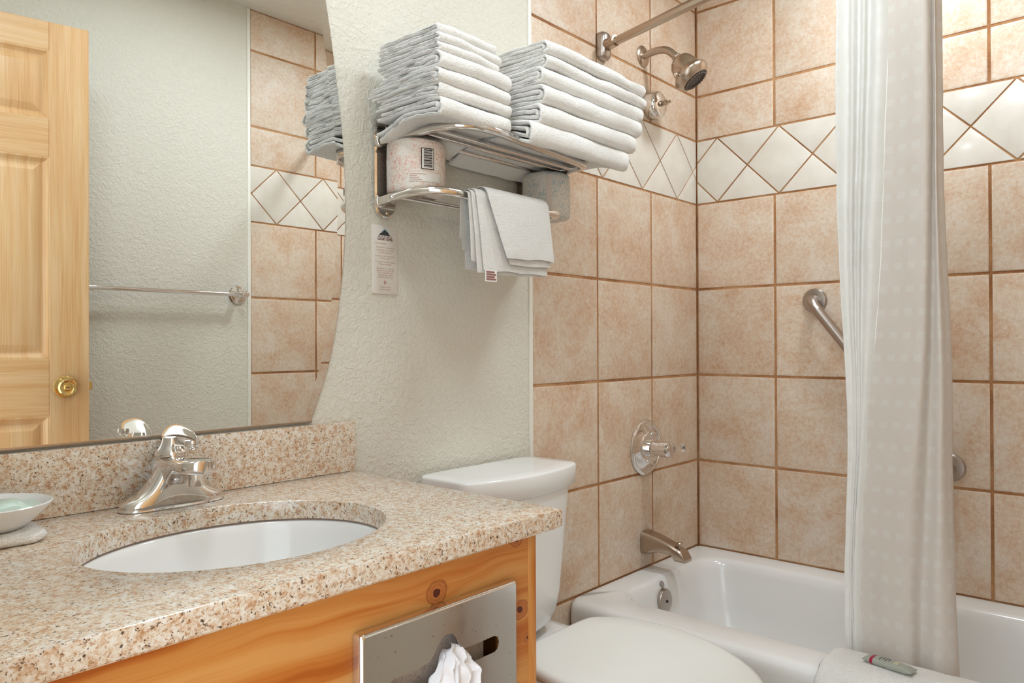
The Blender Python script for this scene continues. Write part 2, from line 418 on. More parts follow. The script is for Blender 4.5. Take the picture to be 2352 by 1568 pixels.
tS = struct('trim_2', box(-.9175, -.9035, -LY-.004, -LY+.0045, 0, CZ-.001, .003), TRIM, label='narrow cream edging strip beside the tiles, seen in the mirror', smooth=40)

# ------------------------------------------------------------------ door (open against the south wall, seen in the mirror)
DP = Vector((-1.588, -1.24, 0)); DD = Vector((-.9837, -.1797, 0)); DN = Vector((-.1797, .9837, 0))     # latch edge, towards hinge, towards room
def dpt(s, d, z): return DP+DD*s+DN*d+Vector((0, 0, z))
door = bpy.data.objects.new('door_1', None); COL.objects.link(door); door.location = (DP.x, DP.y, .02)
tag(door, 'open six-panel oak door with brass knob, seen in the mirror', None, None, 'structure')
def dbox(name, s0, s1, d0, d1, z0, z1, mat, par=door, bev=.0015):
    vf = box(s0, s1, d0, d1, z0, z1, bev, 1)
    return obj(name, ([tuple(dpt(v[0], v[1], v[2])) for v in vf[0]], vf[1]), mat, par, 30)
DW, DT, DZ = .71, -.035, 2.069
for s0, s1 in ((0, .105), (DW-.105, DW), (.305, .405)): dbox('stile', s0, s1, DT, 0, .02, DZ, OAKV)
zr = [(1.983, DZ), (1.66, 1.776), (.882, 1.055), (.02, .25)]
for z0, z1 in zr:
    for s0, s1 in ((.105, .305), (.405, DW-.105)): dbox('rail', s0, s1, DT, -.0004, z0, z1, OAKH)
for s0, s1 in ((.105, .305), (.405, DW-.105)):
    for z0, z1 in ((1.776, 1.983), (1.055, 1.66), (.25, .882)):
        def ring(i, d): return [dpt(s0+i, d, z0+i), dpt(s1-i, d, z0+i), dpt(s1-i, d, z1-i), dpt(s0+i, d, z1-i)]
        fr = [ring(-.001, DT+.004), ring(-.001, -.001), ring(.004, -.0015), ring(.010, -.009), ring(.016, -.0125), ring(.021, -.0125), ring(.040, -.004), ring(.043, -.003)]
        obj('panel', loft(fr), OAKV, door, 20)
kx, kz = .064, .969
kn = obj('knob', lathe([(.0335, 0), (.0335, .003), (.030, .008), (.020, .011), (.013, .014), (.012, .026), (.017, .031), (.0255, .040), (.0275, .049), (.0255, .056), (.021, .0585), (.019, .0575), (.011, .0575), (.010, .060), (.0085, .0615), (.0001, .0615)], dpt(kx, 0, kz), DN, 36), BRASS, door, 30)
tag(kn, 'polished brass knob')
kh = dbox('keyway', kx-.0045, kx+.0045, .0613, .0622, kz-.001, kz+.001, DARK, kn, 0)
dbox('latch', -.010, .004, DT/2-.011, DT/2+.011, kz-.013, kz+.013, BRASS, door, .002)

# ------------------------------------------------------------------ towel bar on the south wall
tb = thing('towel_bar', (-.96, -LY, 1.29), 'slim chrome towel bar on the wall reflected in the mirror', 'towel bar')
for x in (-.96, -1.57):
    obj('rosette', lathe([(.037, 0), (.037, .004), (.034, .008), (.028, .009), (.026, .012), (.017, .013), (.014, .016), (.0125, .05), (.0135, .062), (.011, .069), (.0001, .071)], (x, -LY, 1.292), (0, 1, 0), 32), CHROME, tb, 30)
obj('bar', tube([(-1.585, -LY+.058, 1.290), (-.945, -LY+.058, 1.290)], .0085, 16), CHROME, tb)

# ------------------------------------------------------------------ mirror
mr = thing('vanity_mirror', (-1.91, 0, .942), 'large wall mirror with curved sides above the granite backsplash', 'mirror')
arc = spline([(-1.604, .942, 0), (-1.559, 1.066, 0), (-1.532, 1.218, 0), (-1.5215, 1.363, 0), (-1.527, 1.506, 0), (-1.5445, 1.645, 0), (-1.568, 1.788, 0), (-1.597, 1.90, 0)], 6)
outl = [(p.x, p.y) for p in arc]; outl = outl+[(-3.82-p[0], p[1]) for p in reversed(outl)]
def inset_loop(P, d):
    n = len(P); out = []
    for i in range(n):
        a, b, e = Vector(P[i-1]), Vector(P[i]), Vector(P[(i+1) % n]); u, v = (b-a).normalized(), (e-b).normalized()
        n1, n2 = Vector((-u.y, u.x)), Vector((-v.y, v.x)); out.append(b+(n1+n2)*(d/max(1+n1.dot(n2), .3)))
    return out
i1 = inset_loop(outl, .001); i2 = inset_loop(outl, .020)
for q in (i1, i2):
    q[0].y = q[-1].y = .942                      # the bottom edge is cut square and sits in the channel
obj('glass', loft([[(p[0], -.0005, p[1]) for p in outl], [(p[0], -.0035, p[1]) for p in outl], [(p[0], -.0049, p[1]) for p in i1], [(p[0], -.0056, p[1]) for p in i2]]), MIRROR, mr, 0)
obj('bottom_channel', box(-2.216, -1.604, -.0075, -.0002, .9385, .9425, .0008), NICKEL, mr)
obj('edge_seam', tube([(p[0], -.0012, p[1]) for p in [(q[0]+.0002, q[1]) for q in outl[:len(arc)]]], .0016, 6), NICKEL, mr)

# ------------------------------------------------------------------ vanity: countertop, backsplash, sink, cabinet
CT, CB = .833, .803
CXR, CYF = -1.517, -.562
def counter():
    n = 96; cx, cy, a, b = -1.912, -.303, .211, .174
    x0, x1, y0, y1 = X0+.001, CXR, CYF, -.001
    ang = sorted(set([2*PI*k/n for k in range(n)]+[math.atan2(y-cy, x-cx) % (2*PI) for x in (x0, x1) for y in (y0, y1)]))
    def rect(t, e):
        c, s = math.cos(t), math.sin(t); k = 1e9
        if c > 1e-9: k = min(k, (x1-e-cx)/c)
        if c < -1e-9: k = min(k, (x0+e-cx)/c)
        if s > 1e-9: k = min(k, (y1-e-cy)/s)
        if s < -1e-9: k = min(k, (y0+e-cy)/s)
        return (cx+c*k, cy+s*k)
    def el(t, g):
        # same polar angle on the ellipse
        c, s = math.cos(t), math.sin(t); r = 1/math.sqrt((c/(a+g))**2+(s/(b+g))**2); return (cx+c*r, cy+s*r)
    R = [[(*el(t, 0), CB) for t in ang], [(*el(t, 0), CT-.003) for t in ang], [(*el(t, .001), CT-.0008) for t in ang], [(*el(t, .003), CT) for t in ang],
         [(*rect(t, .003), CT) for t in ang], [(*rect(t, .0008), CT-.0008) for t in ang], [(*rect(t, 0), CT-.003) for t in ang], [(*rect(t, 0), CB+.003) for t in ang],
         [(*rect(t, .003), CB) for t in ang]]
    vs, fs = loft(R, False, False); N = len(ang); k = len(R)-1
    for j in range(N): fs.append((k*N+j, k*N+(j+1) % N, (j+1) % N, j))
    return vs, fs
ct = obj('granite_countertop', counter(), GRAN, None, 30); tag(ct, 'speckled beige granite countertop with an oval sink cut-out', 'countertop')
bs = obj('granite_backsplash', box(X0+.001, -1.511, -.0205, -.0005, CT+.0005, .9345, .0015), GRAN, None, 30); tag(bs, 'low speckled granite backsplash standing under the mirror', 'backsplash')
sk = thing('undermount_sink', (-1.912, -.303, .64), 'oval white porcelain sink set under the granite countertop', 'sink')
def ell(a, b, z, n=64, cx=-1.912, cy=-.303): return [(cx+a*math.cos(2*PI*k/n), cy+b*math.sin(2*PI*k/n), z) for k in range(n)]
prof = [(.235, .195, .798), (.235, .195, .8005), (.214, .177, .8005), (.2105, .1735, .797), (.207, .170, .785), (.20, .163, .75), (.185, .148, .71), (.155, .12, .678), (.10, .075, .662), (.03, .03, .657), (.022, .022, .654)]
obj('basin', loft([ell(*p) for p in prof], False, True), PORC, sk, 60)
obj('caulk_ring', loft([ell(.2135, .1765, .8008), ell(.2135, .1765, .8028), ell(.2118, .1748, .8024), ell(.2118, .1748, .8010), ell(.2135, .1765, .8008)], False, False), plain('aged_caulk', L('8C7468'), .8), sk, 0)
obj('drain', lathe([(.021, 0), (.021, .003), (.014, .003), (.012, .001), (.0001, .001)], (-1.912, -.303, .6545)), CHROME, sk)
vc = thing('vanity_cabinet', (-1.93, -.27, 0), 'knotty pine vanity cabinet under the granite countertop', 'cabinet')
obj('front_panel', plate([(X0+.004, .10), (-1.570, .10), (-1.570, CB-.0008), (X0+.004, CB-.0008)], [[(-1.888, .594), (-1.622, .594), (-1.622, .732), (-1.888, .732)]], (0, -.516, 0), (1, 0, 0), (0, 0, 1), (0, -1, 0), .020), PINE, vc, 20)
obj('side_panel', box(-1.5695, -1.551, -.537, -.004, 0, CB-.0008, .0015), PINEV, vc)
obj('toe_kick', box(X0+.004, -1.571, -.47, -.45, 0, .10), PINE, vc)
obj('side_panel', box(X0+.003, X0+.02, -.515, -.004, 0, CB-.0008), PINEV, vc)

# ------------------------------------------------------------------ tissue dispenser let into the vanity front
td = thing('tissue_dispenser', (-1.755, -.537, .585), 'polished steel tissue dispenser plate on the pine vanity front', 'tissue dispenser')
px0, px1, pz0, pz1 = -1.897, -1.612, .584, .742; pcx, pcz = -1.7545, .663
half = [(-.101, 0), (-.0985, .008), (-.092, .0115), (-.05, .0118), (-.034, .0135), (-.025, .020), (-.016, .033), (-.009, .039), (0, .0405), (.009, .039), (.015, .032), (.024, .017), (.030, .0125), (.05, .0115), (.092, .0115), (.0985, .008), (.101, 0)]
slot = half+[(p[0], -p[1]) for p in reversed(half[1:-1])]
slot = [(pcx+p[0], pcz+p[1]) for p in slot]
def rr2(x0, x1, y0, y1, r): return [(p[0], p[1]) for p in rrect(x0, x1, y0, y1, r, 0, 5, 4)]
obj('face_plate', plate(rr2(px0+.004, px1-.004, pz0+.004, pz1-.004, .004), [slot], (0, -.551, 0), (1, 0, 0), (0, 0, 1), (0, -1, 0), .0012), STEEL, td, 30)
ro, ri = rr2(px0, px1, pz0, pz1, .005), rr2(px0+.004, px1-.004, pz0+.004, pz1-.004, .004)
rm = rr2(px0+.001, px1-.001, pz0+.001, pz1-.001, .005)
obj('flange', loft([[(p[0], -.5365, p[1]) for p in ro], [(p[0], -.547, p[1]) for p in ro], [(p[0], -.5505, p[1]) for p in rm], [(p[0], -.5522, p[1]) for p in ri], [(p[0], -.551, p[1]) for p in ri]], False, False), CHROME, td, 50)
def mk_carton():
    t = NT('printed_carton'); n1 = t.noise(t.pos(), 70, 2, .5, 2.4); l = t.math('LESS_THAN', t.math('ABSOLUTE', t.math('SUBTRACT', n1, .5)), .02)
    return t.set(Base_Color=t.mix(t.math('MULTIPLY', l, .6), L('E3D3C6'), L('9C867E')), Roughness=.6)
obj('tissue_carton', box(px0+.016, px1-.046, -.526, -.500, pz0+.014, pz1-.014, .001), mk_carton(), td)
def tissue():
    nu, nv = 46, 30; vs, fs = [], []
    for i in range(nu):
        for j in range(nv):
            u, v = i/(nu-1), j/(nv-1); a = (u-.5)*2
            wd = .021+.050*v**.7
            fold = abs(((u*5.2+.75*nz(u*2.4, v*2.2, 3)+.5*v) % 1)-.5)*2          # sharp pleats fanning out of the slot
            x = pcx+.014+a*wd-.030*v+.010*nz(u*4, v*4, 1)
            z = pcz+.022-.085*v+.004*nz(u*3, 2, 4)*(1-v)-.012*a*a*(1-v)+.012*nz(u*5, v*4, 8)
            y = -.546-.022*math.sin(min(1., v*1.25)*PI*.62)-.016*(fold-.5)*(.25+v)+.010*nz(u*6, v*6, 9)
            vs.append((x, min(y, -.5445 if v > .08 else -.540), z))
    for i in range(nu-1):
        for j in range(nv-1): a = i*nv+j; fs.append((a, a+1, a+nv+1, a+nv))
    return vs, fs
ts = obj('tissue', tissue(), plain('white_tissue', L('EDEBEE'), .8), td, 25); s_ = ts.modifiers.new('s', 'SOLIDIFY'); s_.thickness = .0006

# ------------------------------------------------------------------ basin faucet
fx, fy = -1.905, -.068
fc = thing('basin_faucet', (fx, fy, CT), 'chrome single-lever basin faucet behind the oval sink', 'faucet')
def oval(cx, cy, a, b, z, n=40, e=2.0):
    out = []
    for k in range(n):
        t = 2*PI*k/n; c, s = math.cos(t), math.sin(t)
        out.append((cx+a*math.copysign(abs(c)**(2/e), c), cy+b*math.copysign(abs(s)**(2/e), s), z))
    return out
def body():
    rings = []
    for i in range(49):                               # sections along x: low ends swelling to a tall middle
        x = -.083+.166*i/48; q = abs(x)/.083
        bell = math.exp(-(abs(x)/.036)**2.4)
        h = .004+.019*(1-q**3)**.6+.052*bell
        d = .0275*(1-q**3.2)**.5+.0008
        ring = []
        for k in range(30):
            t = PI*k/29; c, s = math.cos(t), math.sin(t)
            ring.append((fx+x, fy+.004*bell+d*math.copysign(abs(c)**.8, c)*(1-.18*s*bell), CT+.0035+h*abs(s)**.7))
        rings.append(ring)
    return loft(rings)
obj('base_plate', loft([oval(fx, fy, .0825, .0275, CT+.0002, 40, 2.6), oval(fx, fy, .084, .0288, CT+.002, 40, 2.6), oval(fx, fy, .0825, .0275, CT+.0045, 40, 2.6)]), CHROME, fc)
obj('body', body(), CHROME, fc, 60)
def spout():
    rings = []
    for i in range(25):
        t = i/24; y = fy+.024-.134*t
        zt = .079+.004*math.sin(t*PI*.7); zb = .010+.051*smooth01(.05, .62, t)
        wd = .0230+.0050*smooth01(.2, .8, t)
        if t > .80: wd *= math.sqrt(max(.03, 1-((t-.80)/.2005)**2))
        ring = []
        for k in range(32):
            a = 2*PI*k/32; c, s = math.cos(a), math.sin(a); e = .35+.25*(1-t)
            ring.append((fx+wd*math.copysign(abs(c)**e, c), y, CT+(zt+zb)/2+(zt-zb)/2*math.copysign(abs(s)**e, s)))
        rings.append(ring)
    return loft(rings)
obj('spout', spout(), CHROME, fc, 50)
obj('aerator', lathe([(.0105, 0), (.0130, .001), (.0130, .014), (.0145, .015), (.0145, .021), (.010, .022)], (fx, fy-.080, CT+.041), n=28), CHROME, fc)
obj('handle_dome', lathe([(.0250, 0), (.0258, .003), (.0250, .007), (.0205, .013), (.0165, .020), (.0150, .026), (.014, .029), (.0001, .029)], (fx, fy+.004, CT+.081), n=36), CHROME, fc, 60)
lp = spline([(fx, fy+.027, CT+.085), (fx, fy+.024, CT+.099), (fx, fy+.008, CT+.110), (fx, fy-.020, CT+.1145), (fx, fy-.050, CT+.1130), (fx, fy-.074, CT+.109), (fx, fy-.084, CT+.107)], 6)
lr = [.0235, .0238, .024, .0238, .023, .022, .021, .0205, .020, .0195, .019, .0188, .0186, .0184, .0182, .018, .0178, .0174, .017, .0168, .0164, .016, .0158, .0155, .0152, .015, .0148, .0146, .0142, .0136, .0128, .0118, .0106, .009, .0072, .005, .002]
lr = [lr[min(int(i/(len(lp)-1)*36), 36)] for i in range(len(lp))]
lv = obj('lever', tube(lp, lr, 24, True, .22), CHROME, fc, 60)
obj('lever_tip', lathe([(.0001, -.012), (.007, -.0105), (.0115, -.006), (.0125, 0), (.0115, .003), (.0001, .004)], (fx, fy-.068, CT+.1075), n=24), CHROME, lv, 60)
obj('set_screw', lathe([(.003, 0), (.003, .001), (.0001, .001)], (fx, fy-.0105, CT+.097), (0, -1, .2), 10), DARK, fc)

# ------------------------------------------------------------------ soap dish on a folded washcloth
wc = obj('folded_washcloth', loft([rrect(-2.262, -2.118, -.165, -.068, .02, CT+.0005), rrect(-2.268, -2.112, -.17, -.062, .022, CT+.004), rrect(-2.269, -2.110, -.171, -.061, .022, CT+.009), rrect(-2.266, -2.113, -.168, -.064, .02, CT+.0145), rrect(-2.25, -2.125, -.155, -.075, .02, CT+.0165)]), TERRY, None, 60)
for v in wc.data.vertices: v.co.z += .0022*nz(v.co.x*60, v.co.y*60, v.co.z*90) if v.co.z > .002 else 0; v.co.x += .003*nz(v.co.y*40, v.co.z*150, 3); v.co.y += .003*nz(v.co.x*40, v.co.z*150, 5)
tag(wc, 'small folded white washcloth under the soap dish', 'washcloth')
ds = obj('soap_dish', lathe([(.036, 0), (.040, .001), (.050, .009), (.062, .020), (.0725, .0305), (.0735, .0335), (.0715, .0345), (.069, .0325), (.058, .022), (.046, .012), (.036, .007), (.0001, .0065)], (-2.168, -.115, CT+.0168), (0, 0, 1), 48), PORC, None, 60)
tag(ds, 'round white porcelain soap dish on the countertop', 'soap dish')
sp_ = thing('soap_packet', (-2.175, -.115, CT+.0258), 'pale green wrapped soap packet lying in the white dish', 'soap')
def packet():
    nu, nv = 22, 14; top, bot = [], []
    for i in range(nu):
        for j in range(nv):
            u, v = i/(nu-1)*2-1, j/(nv-1)*2-1
            s = max(0, 1-abs(u/.72)**4)*max(0, 1-abs(v)**3); h = .0155*s**.45 if s > 0 else 0
            x, y = -2.168+.058*u, -.112+.029*v*(1-.10*(abs(u) < .75)); top.append((x, y, CT+.0335+.0115*u+h)); bot.append((x, y, CT+.0330+.0115*u-.002*(s > 0)))
    fs = []; n = nu*nv
    for i in range(nu-1):
        for j in range(nv-1):
            a = i*nv+j; fs += [(a, a+1, a+nv+1, a+nv), (n+a, n+a+nv, n+a+nv+1, n+a+1)]
    for i in range(nu-1): fs += [(i*nv, (i+1)*nv, n+(i+1)*nv, n+i*nv), (i*nv+nv-1, n+i*nv+nv-1, n+(i+1)*nv+nv-1, (i+1)*nv+nv-1)]
    for j in range(nv-1): fs += [(j, n+j, n+j+1, j+1), ((nu-1)*nv+j, (nu-1)*nv+j+1, n+(nu-1)*nv+j+1, n+(nu-1)*nv+j)]
    return top+bot, fs
obj('wrapper', packet(), plain('mint_wrapper', L('CDE0D2'), .3), sp_, 60)
def ptop(x, y):
    u, v = (x+2.168)/.058, (y+.112)/.029/.9; s = max(0, 1-abs(u/.72)**4)*max(0, 1-abs(v)**3); return CT+.0338+.0115*u+.0155*s**.45
def strip(pts, wd, lift=.0006):
    vs = []
    for i, p in enumerate(pts):
        a = Vector(pts[max(i-1, 0)]); b = Vector(pts[min(i+1, len(pts)-1)]); t = (b-a).normalized(); n = Vector((-t.y, t.x))*wd/2
        for s in (-1, 1): q = Vector(p)+n*s; vs.append((q.x, q.y, ptop(q.x, q.y)+lift))
    return vs, [(2*i, 2*i+1, 2*i+3, 2*i+2) for i in range(len(pts)-1)]
obj('pink_stripe', strip([(-2.20+.004*k, -.132-.006*math.sin(k/9*PI)) for k in range(10)], .0035), plain('pink_print', L('E0447E'), .4), sp_)
obj('yellow_label', strip([(-2.178+.003*k, -.099) for k in range(12)], .009), plain('cream_label', L('E9E3BE'), .4), sp_)
for q in range(3): obj('print_line', strip([(-2.19+.003*k, -.110-.0045*q) for k in range(6-q)], .0012), plain('grey_print', L('8FA39E'), .5), sp_)

# ------------------------------------------------------------------ toilet
tc = -1.147
tl = thing('toilet', (tc, -.40, 0), 'white porcelain toilet with closed lid between vanity and tub', 'toilet')
def bowed(x0, x1, y0, y1, r, z, bow):
    cx, hw, ym = (x0+x1)/2, (x1-x0)/2, (y0+y1)/2
    return [(p[0], p[1]-(bow*(1-((p[0]-cx)/hw)**2) if p[1] < ym else 0), z) for p in rrect(x0, x1, y0, y1, r, z, 8, 10)]
def tk(i, z, bow=.035, r=.035, b=0): return bowed(tc-.178+i, tc+.178-i, -.168+i*.6, -.030-i*.3, r, z, bow)
obj('tank', loft([tk(.085, .405, .02), tk(.060, .412, .025), tk(.042, .428, .03), tk(.030, .455), tk(.022, .50), tk(.006, .68), tk(.0, .747)]), PORC, tl, 60)
def ld(o, z): return bowed(tc-.190-o, tc+.190+o, -.166-o, -.020, .022, z, .040)
obj('tank_lid', loft([ld(0, .748), ld(.004, .752), ld(.006, .776), ld(.0065, .794), ld(.005, .7985), ld(.001, .8), ld(-.03, .8005)]), PORC, tl, 60)
obj('flush_lever', tube(spline([(tc-.14, -.19, .70), (tc-.14, -.215, .70), (tc-.12, -.222, .698), (tc-.07, -.224, .69)], 5), [.009]*6+[.006]*10, 10), CHROME, tl)
hp = [(0, -.255), (.09, -.2565), (.126, -.266), (.155, -.300), (.180, -.350), (.190, -.42), (.186, -.48), (.167, -.55), (.133, -.62), (.088, -.68), (.042, -.714), (0, -.725)]
def outl_t(s, z, dy=0):
    P = [(x*1., y) for x, y in hp]+[(-x, y) for x, y in reversed(hp[1:-1])]
    Q = spline([(p[0], p[1], 0) for p in P], 5, True); c = Vector((0, -.47, 0)); out = []
    n = len(Q)
    for i in range(n):
        t = (Q[(i+1) % n]-Q[i-1]).normalized(); nn = Vector((-t.y, t.x, 0)); 
        if nn.dot(Q[i]-c) < 0: nn = -nn
        p = Q[i]+nn*s; out.append((tc+p.x, p.y+dy, z))
    return out
def shrink(P, k): return [(tc+(p[0]-tc)*k, -.47+(p[1]+.47)*k, p[2]) for p in P]
obj('lid', loft([outl_t(-.004, .4395), outl_t(0, .4415), outl_t(.001, .450), outl_t(-.003, .4575), outl_t(-.012, .4602), shrink(outl_t(-.012, .4612), .75), shrink(outl_t(-.012, .4615), .35)]), SEAT, tl, 60)
obj('seat', loft([outl_t(-.006, .4155), outl_t(-.001, .418), outl_t(0, .430), outl_t(-.004, .4365), shrink(outl_t(-.004, .4375), .8)]), SEAT, tl, 60)
def bw(a, b, z, cy): return [(tc+a*math.copysign(abs(math.cos(t))**.9, math.cos(t)), cy+b*math.copysign(abs(math.sin(t))**.9, math.sin(t)), z) for t in [2*PI*k/48 for k in range(48)]]
obj('bowl', loft([bw(.12, .25, 0, -.40), bw(.118, .245, .05, -.40), bw(.10, .20, .12, -.42), bw(.125, .205, .22, -.45), bw(.168, .232, .33, -.47), bw(.184, .240, .385, -.475), bw(.186, .242, .405, -.475), bw(.180, .236, .412, -.475)]), PORC, tl, 60)
obj('deck', loft([rrect(tc-.12, tc+.12, -.34, -.045, .05, .30), rrect(tc-.165, tc+.165, -.34, -.05, .045, .37), rrect(tc-.172, tc+.172, -.34, -.048, .045, .392), rrect(tc-.168, tc+.168, -.335, -.052, .045, .399), rrect(tc-.15, tc+.15, -.32, -.07, .04, .4)]), PORC, tl, 60)
for s in (-1, 1): obj('tank_bolt', lathe([(.012, 0), (.012, .009), (.006, .012), (.0001, .012)], (tc+s*.075, -.105, .398), n=12), DARK, tl)
for s in (-1, 1): obj('hinge', box(tc+s*.075-.02, tc+s*.075+.02, -.268, -.238, .4005, .447, .006), SEAT, tl)

# ------------------------------------------------------------------ bathtub
tub = thing('bathtub', (-.39, -.75, 0), 'white enamel bathtub along the beige tiled wall', 'bathtub')
TX = -.772
def tr(i, z, r=.02): return rrect(TX+i, -.0012, -LY+.0012, -.0012, r, z, 8, 14)
def ti(x0, x1, y0, y1, r, z): return rrect(x0, x1, y0, y1, r, z, 8, 14)
tv = loft([tr(.012, 0), tr(.012, .02), tr(.008, .20), tr(.002, .30), tr(0, .335), tr(.003, .352), tr(.010, .363), tr(.022, .3685), tr(.036, .3695),
           ti(-.660, -.080, -1.425, -.070, .085, .3695), ti(-.650, -.090, -1.412, -.080, .085, .366), ti(-.641, -.099, -1.402, -.089, .085, .357), ti(-.634, -.106, -1.39, -.095, .085, .335),
           ti(-.610, -.120, -1.34, -.112, .09, .22), ti(-.585, -.145, -1.29, -.135, .10, .12), ti(-.55, -.18, -1.24, -.17, .11, .085), ti(-.48, -.25, -1.12, -.26, .10, .072)])
obj('tub_shell', tv, TUBM, tub, 60)
ovn = Vector((0, -1, .10)).normalized()
obj('overflow_plate', lathe([(.036, -.004), (.036, .006), (.034, .010), (.030, .0115), (.0001, .012)], (-.418, -.101, .302), ovn, 36), SATIN, tub, 30)
obj('overflow_screw', lathe([(.004, 0), (.004, .002), (.0001, .0025)], (-.418, -.1135, .302), ovn, 12), DARK, tub)
obj('emblem', lathe([(.008, -.001), (.008, .0008), (.0066, .0009), (.0062, .0003), (.0001, .0003)], (-.415, -.0945, .3505), ovn, 24, 1.6), SATIN, tub, 30)
obj('drain', lathe([(.03, 0), (.03, .003), (.018, .004), (.0001, .002)], (-.38, -.30, .072), n=24), CHROME, tub)

# ------------------------------------------------------------------ plumbing on the tiles
sv = thing('shower_valve', (-.357, 0, .757), 'round chrome shower valve with clear lever on the tiled wall', 'shower valve')
obj('escutcheon', lathe([(.0885, 0), (.0885, .004), (.084, .0085), (.079, .010), (.077, .0085), (.055, .016), (.050, .021), (.0001, .022)], (-.357, 0, .757), (0, -1, 0), 48), CHROME, sv, 30)
obj('stem', lathe([(.030, .018), (.030, .034), (.024, .036), (.022, .060), (.026, .062), (.0265, .085), (.023, .094), (.015, .099), (.0001, .101)], (-.357, 0, .757), (0, -1, 0), 36), CHROME, sv, 30)
for s, a in ((1, .045), (-1, .040)): obj('screw', lathe([(.008, .012), (.008, .022), (.005, .025), (.0001, .025)], (-.357+s*.012, 0, .757+s*a), (0, -1, 0), 16), CHROME, sv)
gl = NT('clear_acrylic'); gl.set(Base_Color=(.97, .97, .97, 1), Roughness=.03, Transmission_Weight=1., IOR=1.42)
obj('lever', tube([(-.350, -.082, .757), (-.33, -.084, .758), (-.305, -.087, .757), (-.280, -.090, .756)], [.021, .0175, .0135, .0150], 14, True, .8), gl.m, sv)
ts_ = thing('tub_spout', (-.36, 0, .45), 'brushed nickel tub spout above the bathtub rim', 'tub spout')
def tspout():
    rings = []
    for i in range(14):
        t = i/13; y = -.001-.150*t; wd = .033-.009*t; top = .492-.022*t-.028*t*t; bot = .420+.012*smooth01(.1, .4, t)-.018*smooth01(.70, .76, t)
        if t > .93: top -= .014*(t-.93)/.07; 
        ring = []
        for k in range(24):
            a = 2*PI*k/24; c, s = math.cos(a), math.sin(a); e = .45
            ring.append((-.357+wd*math.copysign(abs(c)**e, c), y, (top+bot)/2+(top-bot)/2*math.copysign(abs(s)**e, s)))
        rings.append(ring)
    return loft(rings)
obj('spout_body', tspout(), NICKEL, ts_, 45)
obj('diverter_knob', lathe([(.004, 0), (.004, .016), (.0095, .018), (.0105, .022), (.008, .025), (.0001, .0255)], (-.357, -.122, .447), n=16), NICKEL, ts_)
sh = thing('shower_sprayer', (-.36, 0, 2.02), 'brushed nickel shower head on a bent arm above the towels', 'shower head')
obj('flange', lathe([(.034, 0), (.034, .003), (.028, .007), (.016, .009), (.013, .012), (.0001, .012)], (-.36, 0, 2.02), (0, -1, 0), 32), NICKEL, sh, 30)
obj('arm', tube(spline([(-.36, -.005, 2.02), (-.355, -.05, 2.027), (-.350, -.085, 2.020), (-.346, -.112, 1.995)], 6), .0118, 16), NICKEL, sh)
hd = Vector((.16, -.56, -.80)).normalized(); ho = Vector((-.346, -.110, 1.998))
hb = obj('head_body', lathe([(.012, 0), (.0145, .005), (.014, .012), (.021, .014), (.031, .022), (.038, .034), (.0425, .052), (.0445, .066), (.055, .078), (.058, .083), (.0575, .089), (.051, .099), (.0445, .107), (.0415, .108), (.041, .105), (.0001, .105)], ho, hd, 44), NICKEL, sh, 30)
obj('spray_face', lathe([(.0405, .1045), (.0405, .1085), (.0385, .1095), (.031, .109), (.029, .1065), (.0001, .1065)], ho, hd, 36), plain('dark_nozzles', L('2E2522'), .4), sh, 30)
u1 = hd.orthogonal().normalized(); u2 = hd.cross(u1)
nzm = plain('nozzle_tip', L('8A7468'), .4)
for k in range(24):
    a = 2*PI*k/24; obj('nozzle', lathe([(.0018, .108), (.0016, .1125), (.0001, .113)], ho+u1*(math.cos(a)*.035)+u2*(math.sin(a)*.035), hd, 6), nzm, sh)
for k in range(10):
    a = 2*PI*k/10; obj('nozzle', lathe([(.0018, .106), (.0016, .1085), (.0001, .109)], ho+u1*(math.cos(a)*.018)+u2*(math.sin(a)*.018), hd, 6), nzm, sh)
obj('spray_lever', lathe([(.0001, 0), (.006, .002), (.0068, .006), (.005, .011), (.0001, .012)], ho+hd*.072+Vector((-.046, .014, -.016)), (-.9, .2, -.2), 14), CHROME, sh)
dv = thing('diverter_cap', (-.318, 0, 1.868), 'round chrome cap with a bare stem below the shower head', 'diverter valve')
obj('cap', lathe([(.042, 0), (.044, .006), (.044, .030), (.041, .039), (.035, .0435), (.0001, .044)], (-.318, 0, 1.868), (0, -1, 0), 40), CHROME, dv, 40)
obj('stem', lathe([(.010, .044), (.010, .049), (.006, .050), (.006, .056), (.009, .057), (.009, .065), (.0045, .067), (.0045, .074), (.0055, .075), (.0001, .079)], (-.318, 0, 1.868), (0, -1, 0), 12), NICKEL, dv, 30)
gb = thing('grab_bar', (0, -.41, .73), 'diagonal brushed steel grab bar on the long tiled wall', 'grab bar')
ga, gc = Vector((0, -.416, 1.228)), Vector((0, -.797, .732))
for p in (ga, gc): obj('flange', lathe([(.039, 0), (.039, .004), (.035, .009), (.022, .011), (.0001, .011)], p, (-1, 0, 0), 32), SATIN, gb, 30)
gd = (gc-ga).normalized(); o5 = Vector((-1, 0, 0))
obj('bar', tube(spline([ga+o5*.006, ga+o5*.030, ga+o5*.046+gd*.012, ga+o5*.052+gd*.035, ga+o5*.053+gd*.10, gc+o5*.053-gd*.10, gc+o5*.052-gd*.035, gc+o5*.046-gd*.012, gc+o5*.03, gc+o5*.006], 6), .0165, 20), SATIN, gb)

